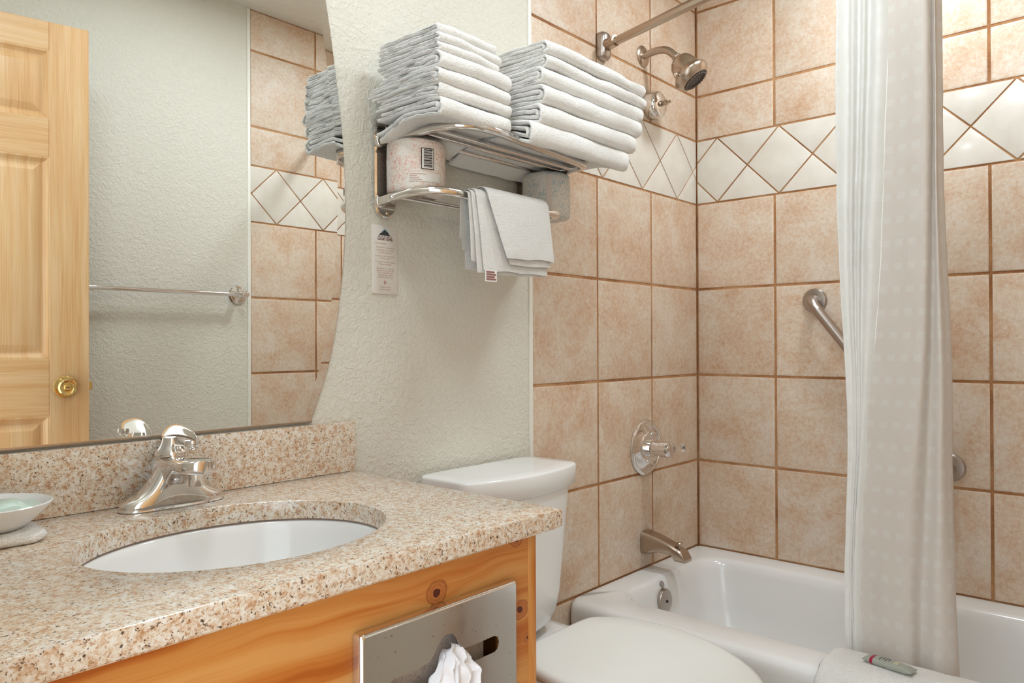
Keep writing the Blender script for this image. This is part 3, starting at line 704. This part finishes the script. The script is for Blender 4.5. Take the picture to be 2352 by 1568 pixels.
# ------------------------------------------------------------------ shower rod and curtain
rd = thing('shower_rod', (-.66, -.75, 1.94), 'curved brushed nickel shower rod reaching out from the tiled wall', 'curtain rod')
RODZ = 1.981
rp = spline([(-.593, -.02, RODZ), (-.635, -.20, RODZ), (-.690, -.45, RODZ), (-.715, -.75, RODZ), (-.690, -1.05, RODZ), (-.635, -1.30, RODZ), (-.593, -1.48, RODZ)], 8)
obj('rod', tube(rp, .0128, 16), NICKEL, rd)
for yy, s in ((0, -1), (-LY, 1)):
    obj('bracket', loft([[(-.593+p[0], yy+s*d, RODZ+p[1]) for p in rr2(-w_, w_, -h_, h_, .014)] for d, w_, h_ in ((.0005, .0235, .041), (.014, .0235, .041), (.022, .019, .038), (.026, .014, .033))]), SATIN, rd, 40)
    obj('collar', tube([(-.593, yy+s*.010, RODZ), (-.600, yy+s*.040, RODZ), (-.607, yy+s*.062, RODZ)], [.019, .0175, .0165], 18), NICKEL, rd)
def ray_u(u, v): return F_+R2*((u-1176)/1713.1)+U2*((784-v)/1713.1)
def colY(u, z, X):
    """where the vertical sheet X meets picture column u at height z (used once to read fold positions off the photograph)"""
    v = 784
    for _ in range(6):
        d = ray_u(u, v); t = (X-CAM.x)/d.x; p = CAM+d*t; v += (p.z-z)/t*1713.1*-1*-1
    return p.y
KEYV = [0, 150, 300, 450, 600, 750, 850, 950, 1050, 1200, 1350, 1500, 1568]
LINES = {  # picture column of each fold line at KEYV rows
 'edge':  [1922, 1920, 1921, 1923, 1928, 1936, 1942, 1947, 1948, 1944, 1940, 1942, 1944],
 'g1':    [1947, 1946, 1944, 1943, 1944, 1950, 1955, 1957, 1957, 1953, 1949, 1950, 1951],
 'r1':    [1958, 1957, 1956, 1954, 1954, 1958, 1963, 1965, 1964, 1958, 1954, 1955, 1956],
 'g2':    [1974, 1972, 1969, 1965, 1963, 1965, 1968, 1970, 1968, 1961, 1957, 1958, 1959],
 'r2':    [1985, 1982, 1978, 1974, 1971, 1972, 1973, 1974, 1971, 1963, 1960, 1961, 1962],
 'g3':    [1997, 1994, 1990, 1985, 1980, 1979, 1979, 1979, 1975, 1966, 1962, 1963, 1964],
 'r3':    [2018, 2016, 2010, 2004, 1999, 1994, 1990, 1985, 1979, 1969, 1965, 1966, 1967],
 'hem':   [2037, 2040, 2034, 2029, 2024, 2014, 2004, 1992, 1983, 1970, 1966, 1970, 1973],
 'p1':    [2062, 2062, 2058, 2055, 2050, 2044, 2036, 2026, 2018, 2005, 2000, 2002, 2004],
 'p2':    [2095, 2096, 2094, 2093, 2090, 2086, 2080, 2072, 2062, 2050, 2042, 2044, 2045],
 'p3':    [2126, 2128, 2128, 2126, 2124, 2122, 2118, 2110, 2102, 2092, 2086, 2088, 2090],
 'g4':    [2142, 2143, 2144, 2142, 2142, 2140, 2138, 2134, 2132, 2126, 2120, 2117, 2118],
 'r4':    [2146, 2148, 2149, 2150, 2154, 2158, 2160, 2160, 2158, 2156, 2152, 2152, 2154],
 'redge': [2149, 2151, 2152, 2155, 2162, 2170, 2174, 2174, 2174, 2178, 2182, 2188, 2193]}
DEPTH = {'edge': 0, 'g1': .014, 'r1': -.004, 'g2': .014, 'r2': -.003, 'g3': .015, 'r3': -.009, 'hem': .012, 'p1': .006, 'p2': -.006, 'p3': -.010, 'g4': .016, 'r4': .002, 'redge': .02}
def curtX(z): return -.712+.100*smooth01(1.75, .50, z)
def lerpk(arr, v):
    for i in range(len(KEYV)-1):
        if v <= KEYV[i+1]: t = (v-KEYV[i])/(KEYV[i+1]-KEYV[i]); return arr[i]*(1-max(t, 0))+arr[i+1]*max(t, 0)
    return arr[-1]
def curtain_rows():
    rows = []
    nzs = 90; ztop, zbot = 1.965, .24
    for k in range(nzs):
        z = ztop+(zbot-ztop)*k/(nzs-1); X = curtX(z)
        d0 = (Vector((X, -.83, z))-CAM); v = 784-d0.dot(U2)/d0.dot(F_)*1713.1
        pts = {}
        for nm, arr in LINES.items():
            u = lerpk(arr, min(max(v, 0), 1568)); dx = DEPTH[nm]*(1-.75*smooth01(450, 950, v) if nm in 'edge g1 r1 g2 r2 g3 r3'.split() else 1); Xp = X+dx
            a = ray_u(u, min(max(v, -300), 1800)); t = (Xp-CAM.x)/a.x; yy = (CAM+a*t).y
            pts[nm] = Vector((Xp, yy, z))
        rows.append((z, pts))
    return rows
def curtain():
    rows = curtain_rows(); names = list(LINES); folds = names[:7]; panel = names[7:]
    grid = []
    for z, P in rows:
        # narrow bright folds, tucked behind the hem, then the panel; the cloth then returns behind in hidden pleats
        a = [P[n] for n in folds]
        back = [P['redge']+Vector((.030, -.004, 0)), P['redge']+Vector((.045, .035, 0)), P['p2']+Vector((.07, 0, 0)), P['p1']+Vector((.05, 0, 0)), P['r3']+Vector((.065, .0, 0)), P['r1']+Vector((.05, 0, 0)), P['edge']+Vector((.034, -.008, 0)), P['edge']+Vector((.012, -.001, 0))]
        chainA = [P['edge']+Vector((.006, .0005, 0))]+a+[P['r3']+Vector((.028, -.022, 0))]
        chainB = [P['hem']+Vector((-.004, .0, 0))]+[P[n] for n in panel[1:]]+back
        grid.append((z, spline(chainA, 5), spline(chainB, 7)))
    out = []
    for which in (1, 2):
        vs, fs, uv = [], [], []
        for z, *S in grid:
            row = S[which-1]; L_ = 0
            for i, p in enumerate(row):
                if i: L_ += (p-row[i-1]).length
                wv = .0028*nz(p.y*30, z*11, which)+.0020*nz(p.y*55, z*26, which+3)
                vs.append((p.x+wv, p.y+.0008*nz(z*30, i*.5, 2), z)); uv.append((L_, z))
        n = len(grid[0][which])
        for k in range(len(grid)-1):
            for i in range(n-1): q = k*n+i; fs.append((q, q+1, q+n+1, q+n))
        out.append((vs, fs, uv))
    return out
cu = thing('shower_curtain', (-.60, -.83, .24), 'cream waffle-weave shower curtain gathered into a narrow hanging bunch', 'shower curtain')
for nm, (vs, fs, uv) in zip(('gathered_folds', 'front_panel'), curtain()):
    o = obj(nm, (vs, fs), CURT_LIT if nm == 'gathered_folds' else CURT, cu, 180); l = o.data.uv_layers.new(name='UVMap')
    for lp_ in o.data.loops: l.data[lp_.index].uv = uv[lp_.vertex_index]
    sd = o.modifiers.new('thickness', 'SOLIDIFY'); sd.thickness = .0009; sd.offset = 0
    if nm == 'front_panel':
        hem = obj('hem', tube([vs[k*len(vs)//90] for k in range(90)], .0013, 6), plain('hem_thread', L('FAF7F0'), .7), cu, 180)

# ------------------------------------------------------------------ bath mat towel over the tub rim, with a shampoo tube
def bathmat():
    prof = [(-.612, .335), (-.622, .362), (-.640, .383), (-.668, .395), (-.700, .3985), (-.735, .3975), (-.765, .390), (-.785, .374), (-.796, .350), (-.800, .30), (-.800, .20)]
    inner = [(-.628, .330), (-.634, .355), (-.650, .372), (-.670, .3735), (-.700, .3735), (-.735, .3735), (-.762, .370), (-.775, .358), (-.7782, .345), (-.779, .30), (-.7795, .20)]
    O = spline([(p[0], 0, p[1]) for p in prof], 5); I = spline([(p[0], 0, p[1]) for p in inner], 5)
    n = len(O); ys = [-.700+.004, -.700, -.703, -.712, -.725]+[-.74-.03*k for k in range(13)]+[-1.11, -1.118, -1.115]
    sh_ = [.0, .55, .85, .98, 1]+[1]*13+[1, .7, 0]
    rings = []
    for y, s in zip(ys, sh_):
        ring = []
        for i in range(n):
            c = (O[i]+I[i])/2; p = c+(O[i]-c)*s; ring.append((p.x+.0012*nz(y*30, i*.4, 1), y+.004*nz(i*.35, 0, 7)+(.010*(i/n) if y > -.72 else 0), p.z+.0016*nz(y*28, i*.3, 3)))
        for i in reversed(range(n)):
            c = (O[i]+I[i])/2; p = c+(I[i]-c)*s; ring.append((p.x, y+.004*nz(i*.35, 0, 7)+(.010*(i/n) if y > -.72 else 0), p.z))
        rings.append(ring)
    return loft(rings)
bm_ = obj('bath_mat', bathmat(), TERRY, None, 60); tag(bm_, 'white terry bath mat folded over the tub rim', 'bath mat')
sb = thing('shampoo_tube', (-.718, -.82, .398), 'small grey-green toiletry tube with red band lying on the bath mat', 'toiletry tube')
A_, B_ = Vector((-.712, -.772, .4065)), Vector((-.728, -.872, .4065)); ax = (B_-A_); ln = ax.length; ax.normalize(); sd_ = Vector((0, 0, 1)).cross(ax)
def tb_sec(t, grow=0):
    if t < .12: wd, h = .0165, .0012+.0055*(t/.12)
    elif t < .85: wd, h = .0155, .0067+.0013*math.sin((t-.12)/.73*PI)
    else: wd, h = .0155+.0015*((t-.85)/.15), .0067*(1-((t-.85)/.15))+.001
    wd += grow; h += grow; c = A_+ax*(ln*t)+Vector((0, 0, -.0005+.0002))
    return [c+sd_*(wd*math.copysign(abs(math.cos(a))**.7, math.cos(a)))+Vector((0, 0, 1))*(h*math.copysign(abs(math.sin(a))**.8, math.sin(a))) for a in [2*PI*k/24 for k in range(24)]]
obj('tube_body', loft([tb_sec(t/24) for t in range(25)]), plain('sage_tube', L('A3A79B'), .3), sb, 60)
obj('red_band', loft([tb_sec(.15, .0004), tb_sec(.18, .0004), tb_sec(.21, .0004)], False, False), plain('crimson_band', L('A8173F'), .35), sb, 60)
obj('label_patch', loft([[p for p in tb_sec(t, .0004)[4:9]] for t in (.62, .66, .70)], False, False, False), plain('buff_label', L('C8C3A2'), .4), sb, 60)
for q, t in enumerate((.32, .38, .44, .50)): obj('print_line', loft([[p for p in tb_sec(t+d, .0004)[4:9-(q % 2)]] for d in (0, .018)], False, False, False), plain('dark_print', L('4A4A44'), .5), sb, 0)

# ------------------------------------------------------------------ towel rack with shelf
rk = thing('towel_rack', (-1.2, 0, 1.36), 'chrome wall rack with a slatted shelf above a towel bar', 'towel rack')
for xc in (-1.4195, -.965):
    st = rr2(-.0285, .0285, -.1065, .1065, .0284)
    st2 = rr2(-.0245, .0245, -.1025, .1025, .0244)
    pl = obj('wall_plate', loft([[(xc+p[0], -d, 1.4705+p[1]) for p in (st if d < .0075 else st2)] for d in (.0003, .007, .0095)], True, True), CHROME, rk, 30)
    for zz in (1.562, 1.376):
        obj('screw', lathe([(.006, .009), (.006, .011), (.004, .0125), (.0001, .0125)], (xc+.006, 0, zz), (0, -1, 0), 14), NICKEL, pl)
ZU, ZL = 1.530, 1.401
up = spline([(-1.437, -.008, ZU-.004), (-1.428, -.07, ZU-.002), (-1.418, -.12, ZU), (-1.410, -.155, ZU+.003), (-1.394, -.19, ZU+.005), (-1.373, -.213, ZU+.005), (-1.342, -.227, ZU+.004), (-1.295, -.232, ZU+.002), (-1.226, -.228, ZU), (-1.10, -.216, ZU), (-1.0, -.205, ZU), (-.960, -.197, ZU), (-.943, -.180, ZU), (-.944, -.15, ZU), (-.948, -.08, ZU-.002), (-.952, -.008, ZU-.004)], 6)
obj('shelf_hoop', tube(up, .0092, 16), CHROME, rk)
for yy in (-.150, -.118, -.070): obj('shelf_rail', tube([(-1.428+.12*(-yy-.07), yy, ZU+.001), (-.946, yy, ZU+.001)], .0058, 10), CHROME, rk)
lo = spline([(-1.439, -.008, ZL-.004), (-1.440, -.055, ZL), (-1.432, -.10, ZL+.005), (-1.415, -.135, ZL+.007), (-1.390, -.160, ZL+.006), (-1.357, -.178, ZL+.002), (-1.320, -.187, ZL-.003), (-1.222, -.190, ZL-.005), (-1.106, -.188, ZL-.004), (-1.050, -.180, ZL), (-1.025, -.160, ZL+.001), (-1.005, -.11, ZL+.001), (-.985, -.05, ZL), (-.970, -.008, ZL)], 6)
obj('towel_bar_hoop', tube(lo, .0095, 16), CHROME, rk)
obj('lower_rail', tube([(-1.438, -.068, ZL+.001), (-.990, -.068, ZL+.001)], .0058, 10), CHROME, rk)
for xx, z_ in ((-1.437, ZU-.004), (-1.439, ZL-.004), (-.952, ZU-.004), (-.970, ZL)): obj('collar', lathe([(.0135, 0), (.0135, .006), (.0115, .009), (.0095, .010)], (xx, -.009, z_), (0, -1, 0), 18), CHROME, rk)

# ------------------------------------------------------------------ folded towels
def folded(x0, x1, yf, yb, z0, h, seed, droop=0., back=0., slump=0., nest=2, flare=0.):
    t = h/(2*nest)*.97; parts = []
    nx = 30
    for q in range(nest):
        R = h/2-t/2-q*t*1.02
        if R < t*.3: R = t*.3
        yfq = yf+q*t*1.15+.003*q; arcn = 12; path = []; nb = 14
        ybq = yb+(.012*q*(1 if seed % 2 else -1))
        zc = z0+h/2
        for i in range(nb): path.append((ybq+(yfq+R-ybq)*(i/nb), zc-R))
        for i in range(arcn+1):
            a = -PI/2-PI*i/arcn; path.append((yfq+R+R*math.cos(a), zc+R*math.sin(a)))
        for i in range(1, nb+1): path.append((yfq+R+(ybq-.004-yfq-R)*(i/nb), zc+R))
        xs = []; th = []
        e = t*.5
        for k in range(nx):
            if k < 4: xs.append(e*(0, .13, .5, 1)[k]); th.append((.12, .55, .88, 1)[k])
            elif k >= nx-4: j = nx-1-k; xs.append((x1-x0)-e*(0, .13, .5, 1)[j]); th.append((.12, .55, .88, 1)[j])
            else: xs.append(e+(x1-x0-2*e)*(k-3)/(nx-7)); th.append(1.)
        n = len(path); rings = []
        for k in range(nx):
            ring_o, ring_i = [], []
            for i, (y, z) in enumerate(path):
                a = Vector(path[max(i-1, 0)]); b = Vector(path[min(i+1, n-1)]); tt = (b-a).normalized(); nn = Vector((-tt.y, tt.x))
                if i < nb: nn = Vector((0, -1))
                elif i > nb+arcn: nn = Vector((0, 1))
                else:
                    aa = -PI/2-PI*(i-nb)/arcn; nn = Vector((math.cos(aa), math.sin(aa)))
                endw = .0045*nz(i*.23, q*3, seed)+.003*nz(i*.6, q*3, seed+5)
                xx = x0+xs[k]+endw*(1 if k < 8 else 0)+(endw*.6 if k > nx-8 else 0)+flare*smooth01(z0, z0+h, z)
                fy = smooth01(yf+.085, yf-.005, y); fb = smooth01(yb-.085, yb+.01, y); low = 1-smooth01(z0, z0+h, z)
                wob = .0030*nz(xx*9, y*9, z*9, seed)+.0022*nz(xx*24, y*26, z*30, seed+2)
                mid = math.sin(PI*min(1, max(0, (xx-x0)/(x1-x0))))
                dz = -droop*fy*(.35+.65*low)-back*fb*(.25+.75*low)*(1 if z < z0+h*.5 else .2)-slump*(xx-x0)/(x1-x0)+wob
                dy = .004*nz(xx*14, z*30, 2, seed)-.003*mid*fy
                for lst, s in ((ring_o, 1), (ring_i, -1)):
                    lst.append((xx, y+nn.x*t/2*th[k]*s*.96+dy, z+nn.y*t/2*th[k]*s*.96+dz))
            rings.append(ring_o+ring_i[::-1])
        parts.append(loft(rings))
    return join(*parts)
RANK = ['topmost', 'second from the top', 'third from the top', 'fourth from the top', 'fifth from the top', 'sixth from the top', 'bottom']
# hand towels: (x0, x1, front, back, thickness)
zc = ZU+.0105
hand = [(-1.468, -1.268, -.236, -.052, .036), (-1.470, -1.262, -.233, -.040, .029), (-1.474, -1.268, -.236, -.030, .031), (-1.470, -1.266, -.238, -.052, .035), (-1.470, -1.300, -.232, -.045, .020), (-1.470, -1.292, -.230, -.048, .021), (-1.468, -1.302, -.226, -.046, .022)]
for i, (x0, x1, yf, yb, h) in enumerate(hand):
    o = obj('hand_towel', folded(x0, x1, yf, yb, zc, h*.985*.90, i+1, droop=.010 if i == 0 else .004, back=.03 if i == 0 else 0, nest=2 if h > .025 else 1), TERRY, None, 60)
    tag(o, 'folded white hand towel, %s of the left stack on the rack shelf' % RANK[len(hand)-1-i], 'towel', 'folded hand towels in the smaller stack'); zc += h*.90
zc = ZU+.0105
bath = [(-1.243, -.872, -.272, -.020, .0395, .026, 0), (-1.215, -.843, -.276, -.018, .040, .014, 0), (-1.207, -.822, -.278, -.02, .0425, .006, 0), (-1.207, -.803, -.272, -.02, .041, .003, 0), (-1.190, -.783, -.270, -.02, .032, 0, 0), (-1.190, -.790, -.272, -.02, .034, 0, 0)]
for i, (x0, x1, yf, yb, h, dr, sl) in enumerate(bath):
    o = obj('bath_towel', folded(x0, x1, yf, yb, zc, h*.985*.93, i+21, droop=dr, back=.034 if i == 0 else 0, slump=sl), TERRY, None, 60)
    r = RANK[len(bath)-1-i] if i else 'bottom'
    tag(o, 'folded white bath towel, %s of the right stack on the rack shelf' % r, 'towel', 'folded bath towels in the larger stack'); zc += h*.93

# ------------------------------------------------------------------ draped hand towel with care tag
def sheet(xl0, xl1, xr0, xr1, zf, zb, lift, seed, yoff=0., yb_=None, t=.0032):
    """cloth over the bar: front hem at zf, back hem at zb; left/right edges at top (0) and hem (1)"""
    cy, rr = -.189, .0100+lift; nx = 22; path = []
    zt = ZL-.0045; nf = 18
    for i in range(nf): path.append((cy-rr-yoff*(1-i/nf), zf+(zt-zf)*i/nf, 1-i/nf))
    for i in range(11): a = PI-PI*i/10; path.append((cy+rr*math.cos(a), zt+rr*math.sin(a), 0))
    for i in range(1, nf+1): path.append((cy+rr+.010*(i/nf), zt+(zb-zt)*i/nf, i/nf if zb < zt else 0))
    rings = []; n = len(path)
    for k in range(nx):
        u = k/(nx-1); A, B = [], []; th = t*(.4 if k in (0, nx-1) else 1)
        for i, (y, z, f) in enumerate(path):
            xl = xl0+(xl1-xl0)*f; xr = xr0+(xr1-xr0)*f; x = xl+(xr-xl)*u
            a = Vector(path[max(i-1, 0)][:2]); b = Vector(path[min(i+1, n-1)][:2]); tt = (b-a).normalized(); nn = Vector((-tt.y, tt.x))
            front = 1 if i < nf else (-1 if i > nf+10 else 0)
            wav = (.0045*nz(x*18, z*10, 3)+.0025*math.sin(x*46))*f
            dz = .006*nz(x*16, 5, 1, seed)*f
            ee = .5 if i in (0, n-1) else 1
            for lst, s in ((A, 1), (B, -1)): lst.append((x, y+nn.x*th*ee*s*.5+wav*.8, z+nn.y*th*ee*s*.5+dz))
        rings.append(A+B[::-1])
    return loft(rings)
dt_ = thing('draped_towel', (-1.24, -.203, 1.24), 'white hand towel draped in layers over the lower bar of the rack', 'towel')
obj('inner_layer', sheet(-1.360, -1.354, -1.128, -1.128, 1.262, 1.312, .0008, 3, .004), FLAT, dt_, 60)
obj('middle_layer', sheet(-1.354, -1.340, -1.124, -1.124, 1.240, 1.290, .0046, 5, .006), FLAT, dt_, 60)
obj('folded_layer', sheet(-1.344, -1.326, -1.118, -1.124, 1.246, 1.252, .0086, 8, .007), FLAT, dt_, 60)
obj('lower_flap', sheet(-1.313, -1.256, -1.118, -1.116, 1.262, 1.300, .0126, 11, .008), FLAT, dt_, 60)
obj('top_flap', sheet(-1.316, -1.270, -1.116, -1.110, 1.276, 1.330, .0164, 14, .009), FLAT, dt_, 60)
tg = obj('care_tag', box(-1.327, -1.292, -.2165, -.2156, 1.222, 1.246, 0), PAPER, dt_)
for q in range(4): obj('print_line', box(-1.324, -1.295-.004*(q % 2), -.2171, -.2166, 1.225+.005*q, 1.2285+.005*q), plain('tag_print', L('8C5F58'), .6) if q == 0 else bpy.data.materials['tag_print'], tg)

# ------------------------------------------------------------------ wrapped toilet rolls on the rack
def roll(name, cx, cy, z0, r, h, mat, label, seed, flat=0.):
    t = thing(name, (cx, cy, z0), label, 'toilet roll', 'wrapped toilet rolls on the rack')
    n = 56; rings = []
    prof_ = [(.004, .010), (.018, .008), (.020, .002), (r*.55, .001), (r*.9, .0), (r*.985, .004), (r, .012)]+[(r, .012+(h-.024)*k/10) for k in range(1, 11)]+[(r*.985, h-.004), (r*.9, h), (r*.55, h-.001), (.020, h-.002), (.018, h-.008), (.004, h-.010)]
    for rr, zz in prof_:
        ring = []
        for k in range(n):
            a = 2*PI*k/n; q = rr*(1+.02*nz(math.cos(a)*2, math.sin(a)*2, zz*30, seed)+.010*nz(math.cos(a)*7, math.sin(a)*7, zz*80, seed))
            sq = 1+flat*(abs(math.cos(2*a))**2)*-.06
            ring.append((cx+q*sq*math.cos(a), cy+q*sq*math.sin(a), z0+zz+.0012*nz(a*3, rr*90, 1, seed)))
        rings.append(ring)
    obj('wrapper', loft(rings), mat, t, 60); return t
RX, RY, RZ0, RR, RH = -1.388, -.072, 1.4085, .0625, .1095
r1 = roll('toilet_roll', RX, RY, RZ0, RR, RH, WRAP1, 'toilet roll in white paper with orange swirls and a barcode', 1)
r2_ = roll('toilet_roll', -.963, -.085, 1.4085, .061, .112, WRAP2, 'toilet roll in blue-patterned paper with a plain pale band', 2, 1.)
def patch(cx, cy, r, a0, a1, z0, z1, n=10, dr=.0012):
    vs = []; 
    for i in range(n+1):
        a = a0+(a1-a0)*i/n
        for z in (z0, z1): vs.append((cx+(r+dr)*math.cos(a), cy+(r+dr)*math.sin(a), z))
    return vs, [(2*i, 2*i+2, 2*i+3, 2*i+1) for i in range(n)]
vx = math.atan2(CAM.y-RY, CAM.x-RX)
bc = obj('barcode', patch(RX, RY, RR, vx+.16, vx+.60, RZ0+.044, RZ0+.088, 10, .0016), INK, r1, 60)
obj('barcode_field', patch(RX, RY, RR, vx+.185, vx+.575, RZ0+.0455, RZ0+.0865, 10, .0019), PAPER, bc, 60)
zz = RZ0+.048
for k in range(15):
    hh = (.0012, .0020, .0008, .0026)[(k*7) % 4]; obj('bar', patch(RX, RY, RR, vx+.245, vx+.545, zz, zz+hh, 6, .0022), INK, bc, 0); zz += hh+.0010
obj('plain_band', patch(RX, RY, RR, vx-.25, vx+.85, RZ0+.019, RZ0+.037, 14, .0011), PAPER, r1, 60)
for q in range(4): obj('print_line', patch(RX, RY, RR, vx-.22, vx+(.18, .10, .02, .34)[q], RZ0+.0215+.0038*q, RZ0+.0230+.0038*q, 8, .0014), BROWNINK, r1, 0)
vx2 = math.atan2(CAM.y+.085, CAM.x+.963)
obj('plain_band', patch(-.963, -.085, .061, vx2-.02, vx2+.22, 1.420, 1.510, 6, .0004), plain('band_paper', L('D6C8BC'), .55), r2_, 60)

# ------------------------------------------------------------------ notice card on the wall
cd = thing('notice_card', (-1.4175, 0, 1.201), 'narrow printed guest notice card on the wall under the towel rack', 'card')
c0, c1, cz0, cz1 = -1.4525, -1.3825, 1.201, 1.3495
obj('card', loft([[(p[0], -d, p[1]) for p in rr2(c0+i, c1-i, cz0+i, cz1-i, .004)] for d, i in ((.0005, 0), (.0030, 0), (.0035, .0006))]), CARD, cd, 40)
def text(body, x, z, size, mat, align='CENTER', sx=1., bold=0.):
    c = bpy.data.curves.new('lettering', 'FONT'); c.body = body; c.size = size; c.align_x = align; c.extrude = .00008; c.offset = bold; c.resolution_u = 2
    o = bpy.data.objects.new('lettering', c); COL.objects.link(o); o.parent = cd; o.location = Vector((x, -.0037, z))-cd.location
    o.rotation_euler = (PI/2, 0, 0); o.scale = (sx, 1, 1); 
    me = bpy.data.meshes.new_from_object(o.evaluated_get(bpy.context.evaluated_depsgraph_get())); me.materials.clear(); me.materials.append(mat)
    q = bpy.data.objects.new('lettering', me); q.parent = cd; q.location = o.location; q.rotation_euler = o.rotation_euler; q.scale = o.scale
    bpy.data.objects.remove(o); COL.objects.link(q); q.name = 'lettering'; return q
cm = (c0+c1)/2
mtn = [(-.0165, 0), (-.012, .0045), (-.0085, .006), (-.005, .0095), (-.002, .011), (0, .0135), (.003, .011), (.006, .0085), (.0095, .007), (.012, .003), (.0165, 0)]
obj('mountain_mark', plate([(cm-.001+p[0], 1.3275+p[1]) for p in mtn], [], (0, -.0036, 0), (1, 0, 0), (0, 0, 1), (0, -1, 0), .0001), plain('slate_print', L('3B3C40'), .6), cd, 0)
sky = [(-.011, .0065), (-.006, .011), (0, .0148), (.005, .0125), (.010, .0085), (.0095, .0072), (.006, .0088), (.003, .0112), (0, .0137), (-.002, .0112), (-.005, .0097), (-.0085, .0062)]
obj('sky_mark', plate([(cm-.001+p[0], 1.3275+p[1]) for p in sky], [], (0, -.0036, 0), (1, 0, 0), (0, 0, 1), (0, -1, 0), .0001), plain('pale_blue_print', L('9DC4DC'), .6), cd, 0)
text('BLACK HILLS', cm-.0005, 1.3228, .0048, MAROON, 'CENTER', 1.35, .00006)
text('LUXURY SUITES', cm-.0005, 1.3172, .0066, MAROON, 'CENTER', .88, .00022)
text('Dear Guest,', c0+.007, 1.3085, .0062, BROWNINK, 'LEFT')
ln_ = [('This hotel is committed to', 1.3000), ("conserving our country's", 1.2945), ('natural resources.', 1.2890), ('A towel on the rack means:', 1.2815), ("\"I'll use it again\"", 1.2762), ('A towel on the floor means:', 1.2690), ('"Please exchange"', 1.2637), ('Bed linens are routinely', 1.2548), ('changed every other day.', 1.2500), ('If you would like them', 1.2452), ('changed daily, please', 1.2404), ('contact the front desk.', 1.2356), ('Thank you for', 1.2145), ('being our guest', 1.2097)]
for s, z_ in ln_: text(s, cm, z_, .0052, BROWNINK, 'CENTER', .93)
rec = []
for k in range(3):
    a = 2*PI*k/3+PI/2; R3 = Matrix.Rotation(2*PI*k/3, 2)
    arr = [(-.0026, .0036), (.0008, .0036), (.0022, .0014), (.0032, .0019), (.0028, -.0008), (.0004, .0002), (.0012, .0008), (.0002, .0023), (-.0020, .0023)]
    rec.append(plate([(lambda q: (cm-.001+q.x, 1.2262+q.y))(R3 @ Vector(p)) for p in arr], [], (0, -.0036, 0), (1, 0, 0), (0, 0, 1), (0, -1, 0), .0001))
obj('recycling_mark', join(*rec), plain('rose_print', L('B98278'), .6), cd, 0)

# ------------------------------------------------------------------ lamp fixtures that hold the lights (above the picture)
def ring_light(x, y, r): return lathe([(r+.015, 0), (r+.015, .028), (r+.005, .030), (r+.002, .030), (r+.002, .006), (.0001, .006)], (x, y, CZ), (0, 0, -1), 40)
tag(obj('vanity_light', ring_light(-1.98, -.50, .135), NICKEL, None, 30), 'small round flush ceiling light ring over the vanity', 'light fixture')
cl_ = obj('ceiling_light', ring_light(-1.25, -.85, .20), SEAT, None, 30)
tag(obj('tub_fill_fixture', lathe([(.10, 0), (.10, .006), (.094, .010), (.085, .010), (.085, .004), (.0001, .004)], (-.42, -.75, CZ), (0, 0, -1), 32), SEAT, None, 30), 'small round recessed fill light added in the ceiling over the tub', 'light fixture')  # unseen housing, added to go with the fill lamp over the tub
tag(cl_, 'large round flush ceiling light ring over the middle of the bathroom', 'light fixture')
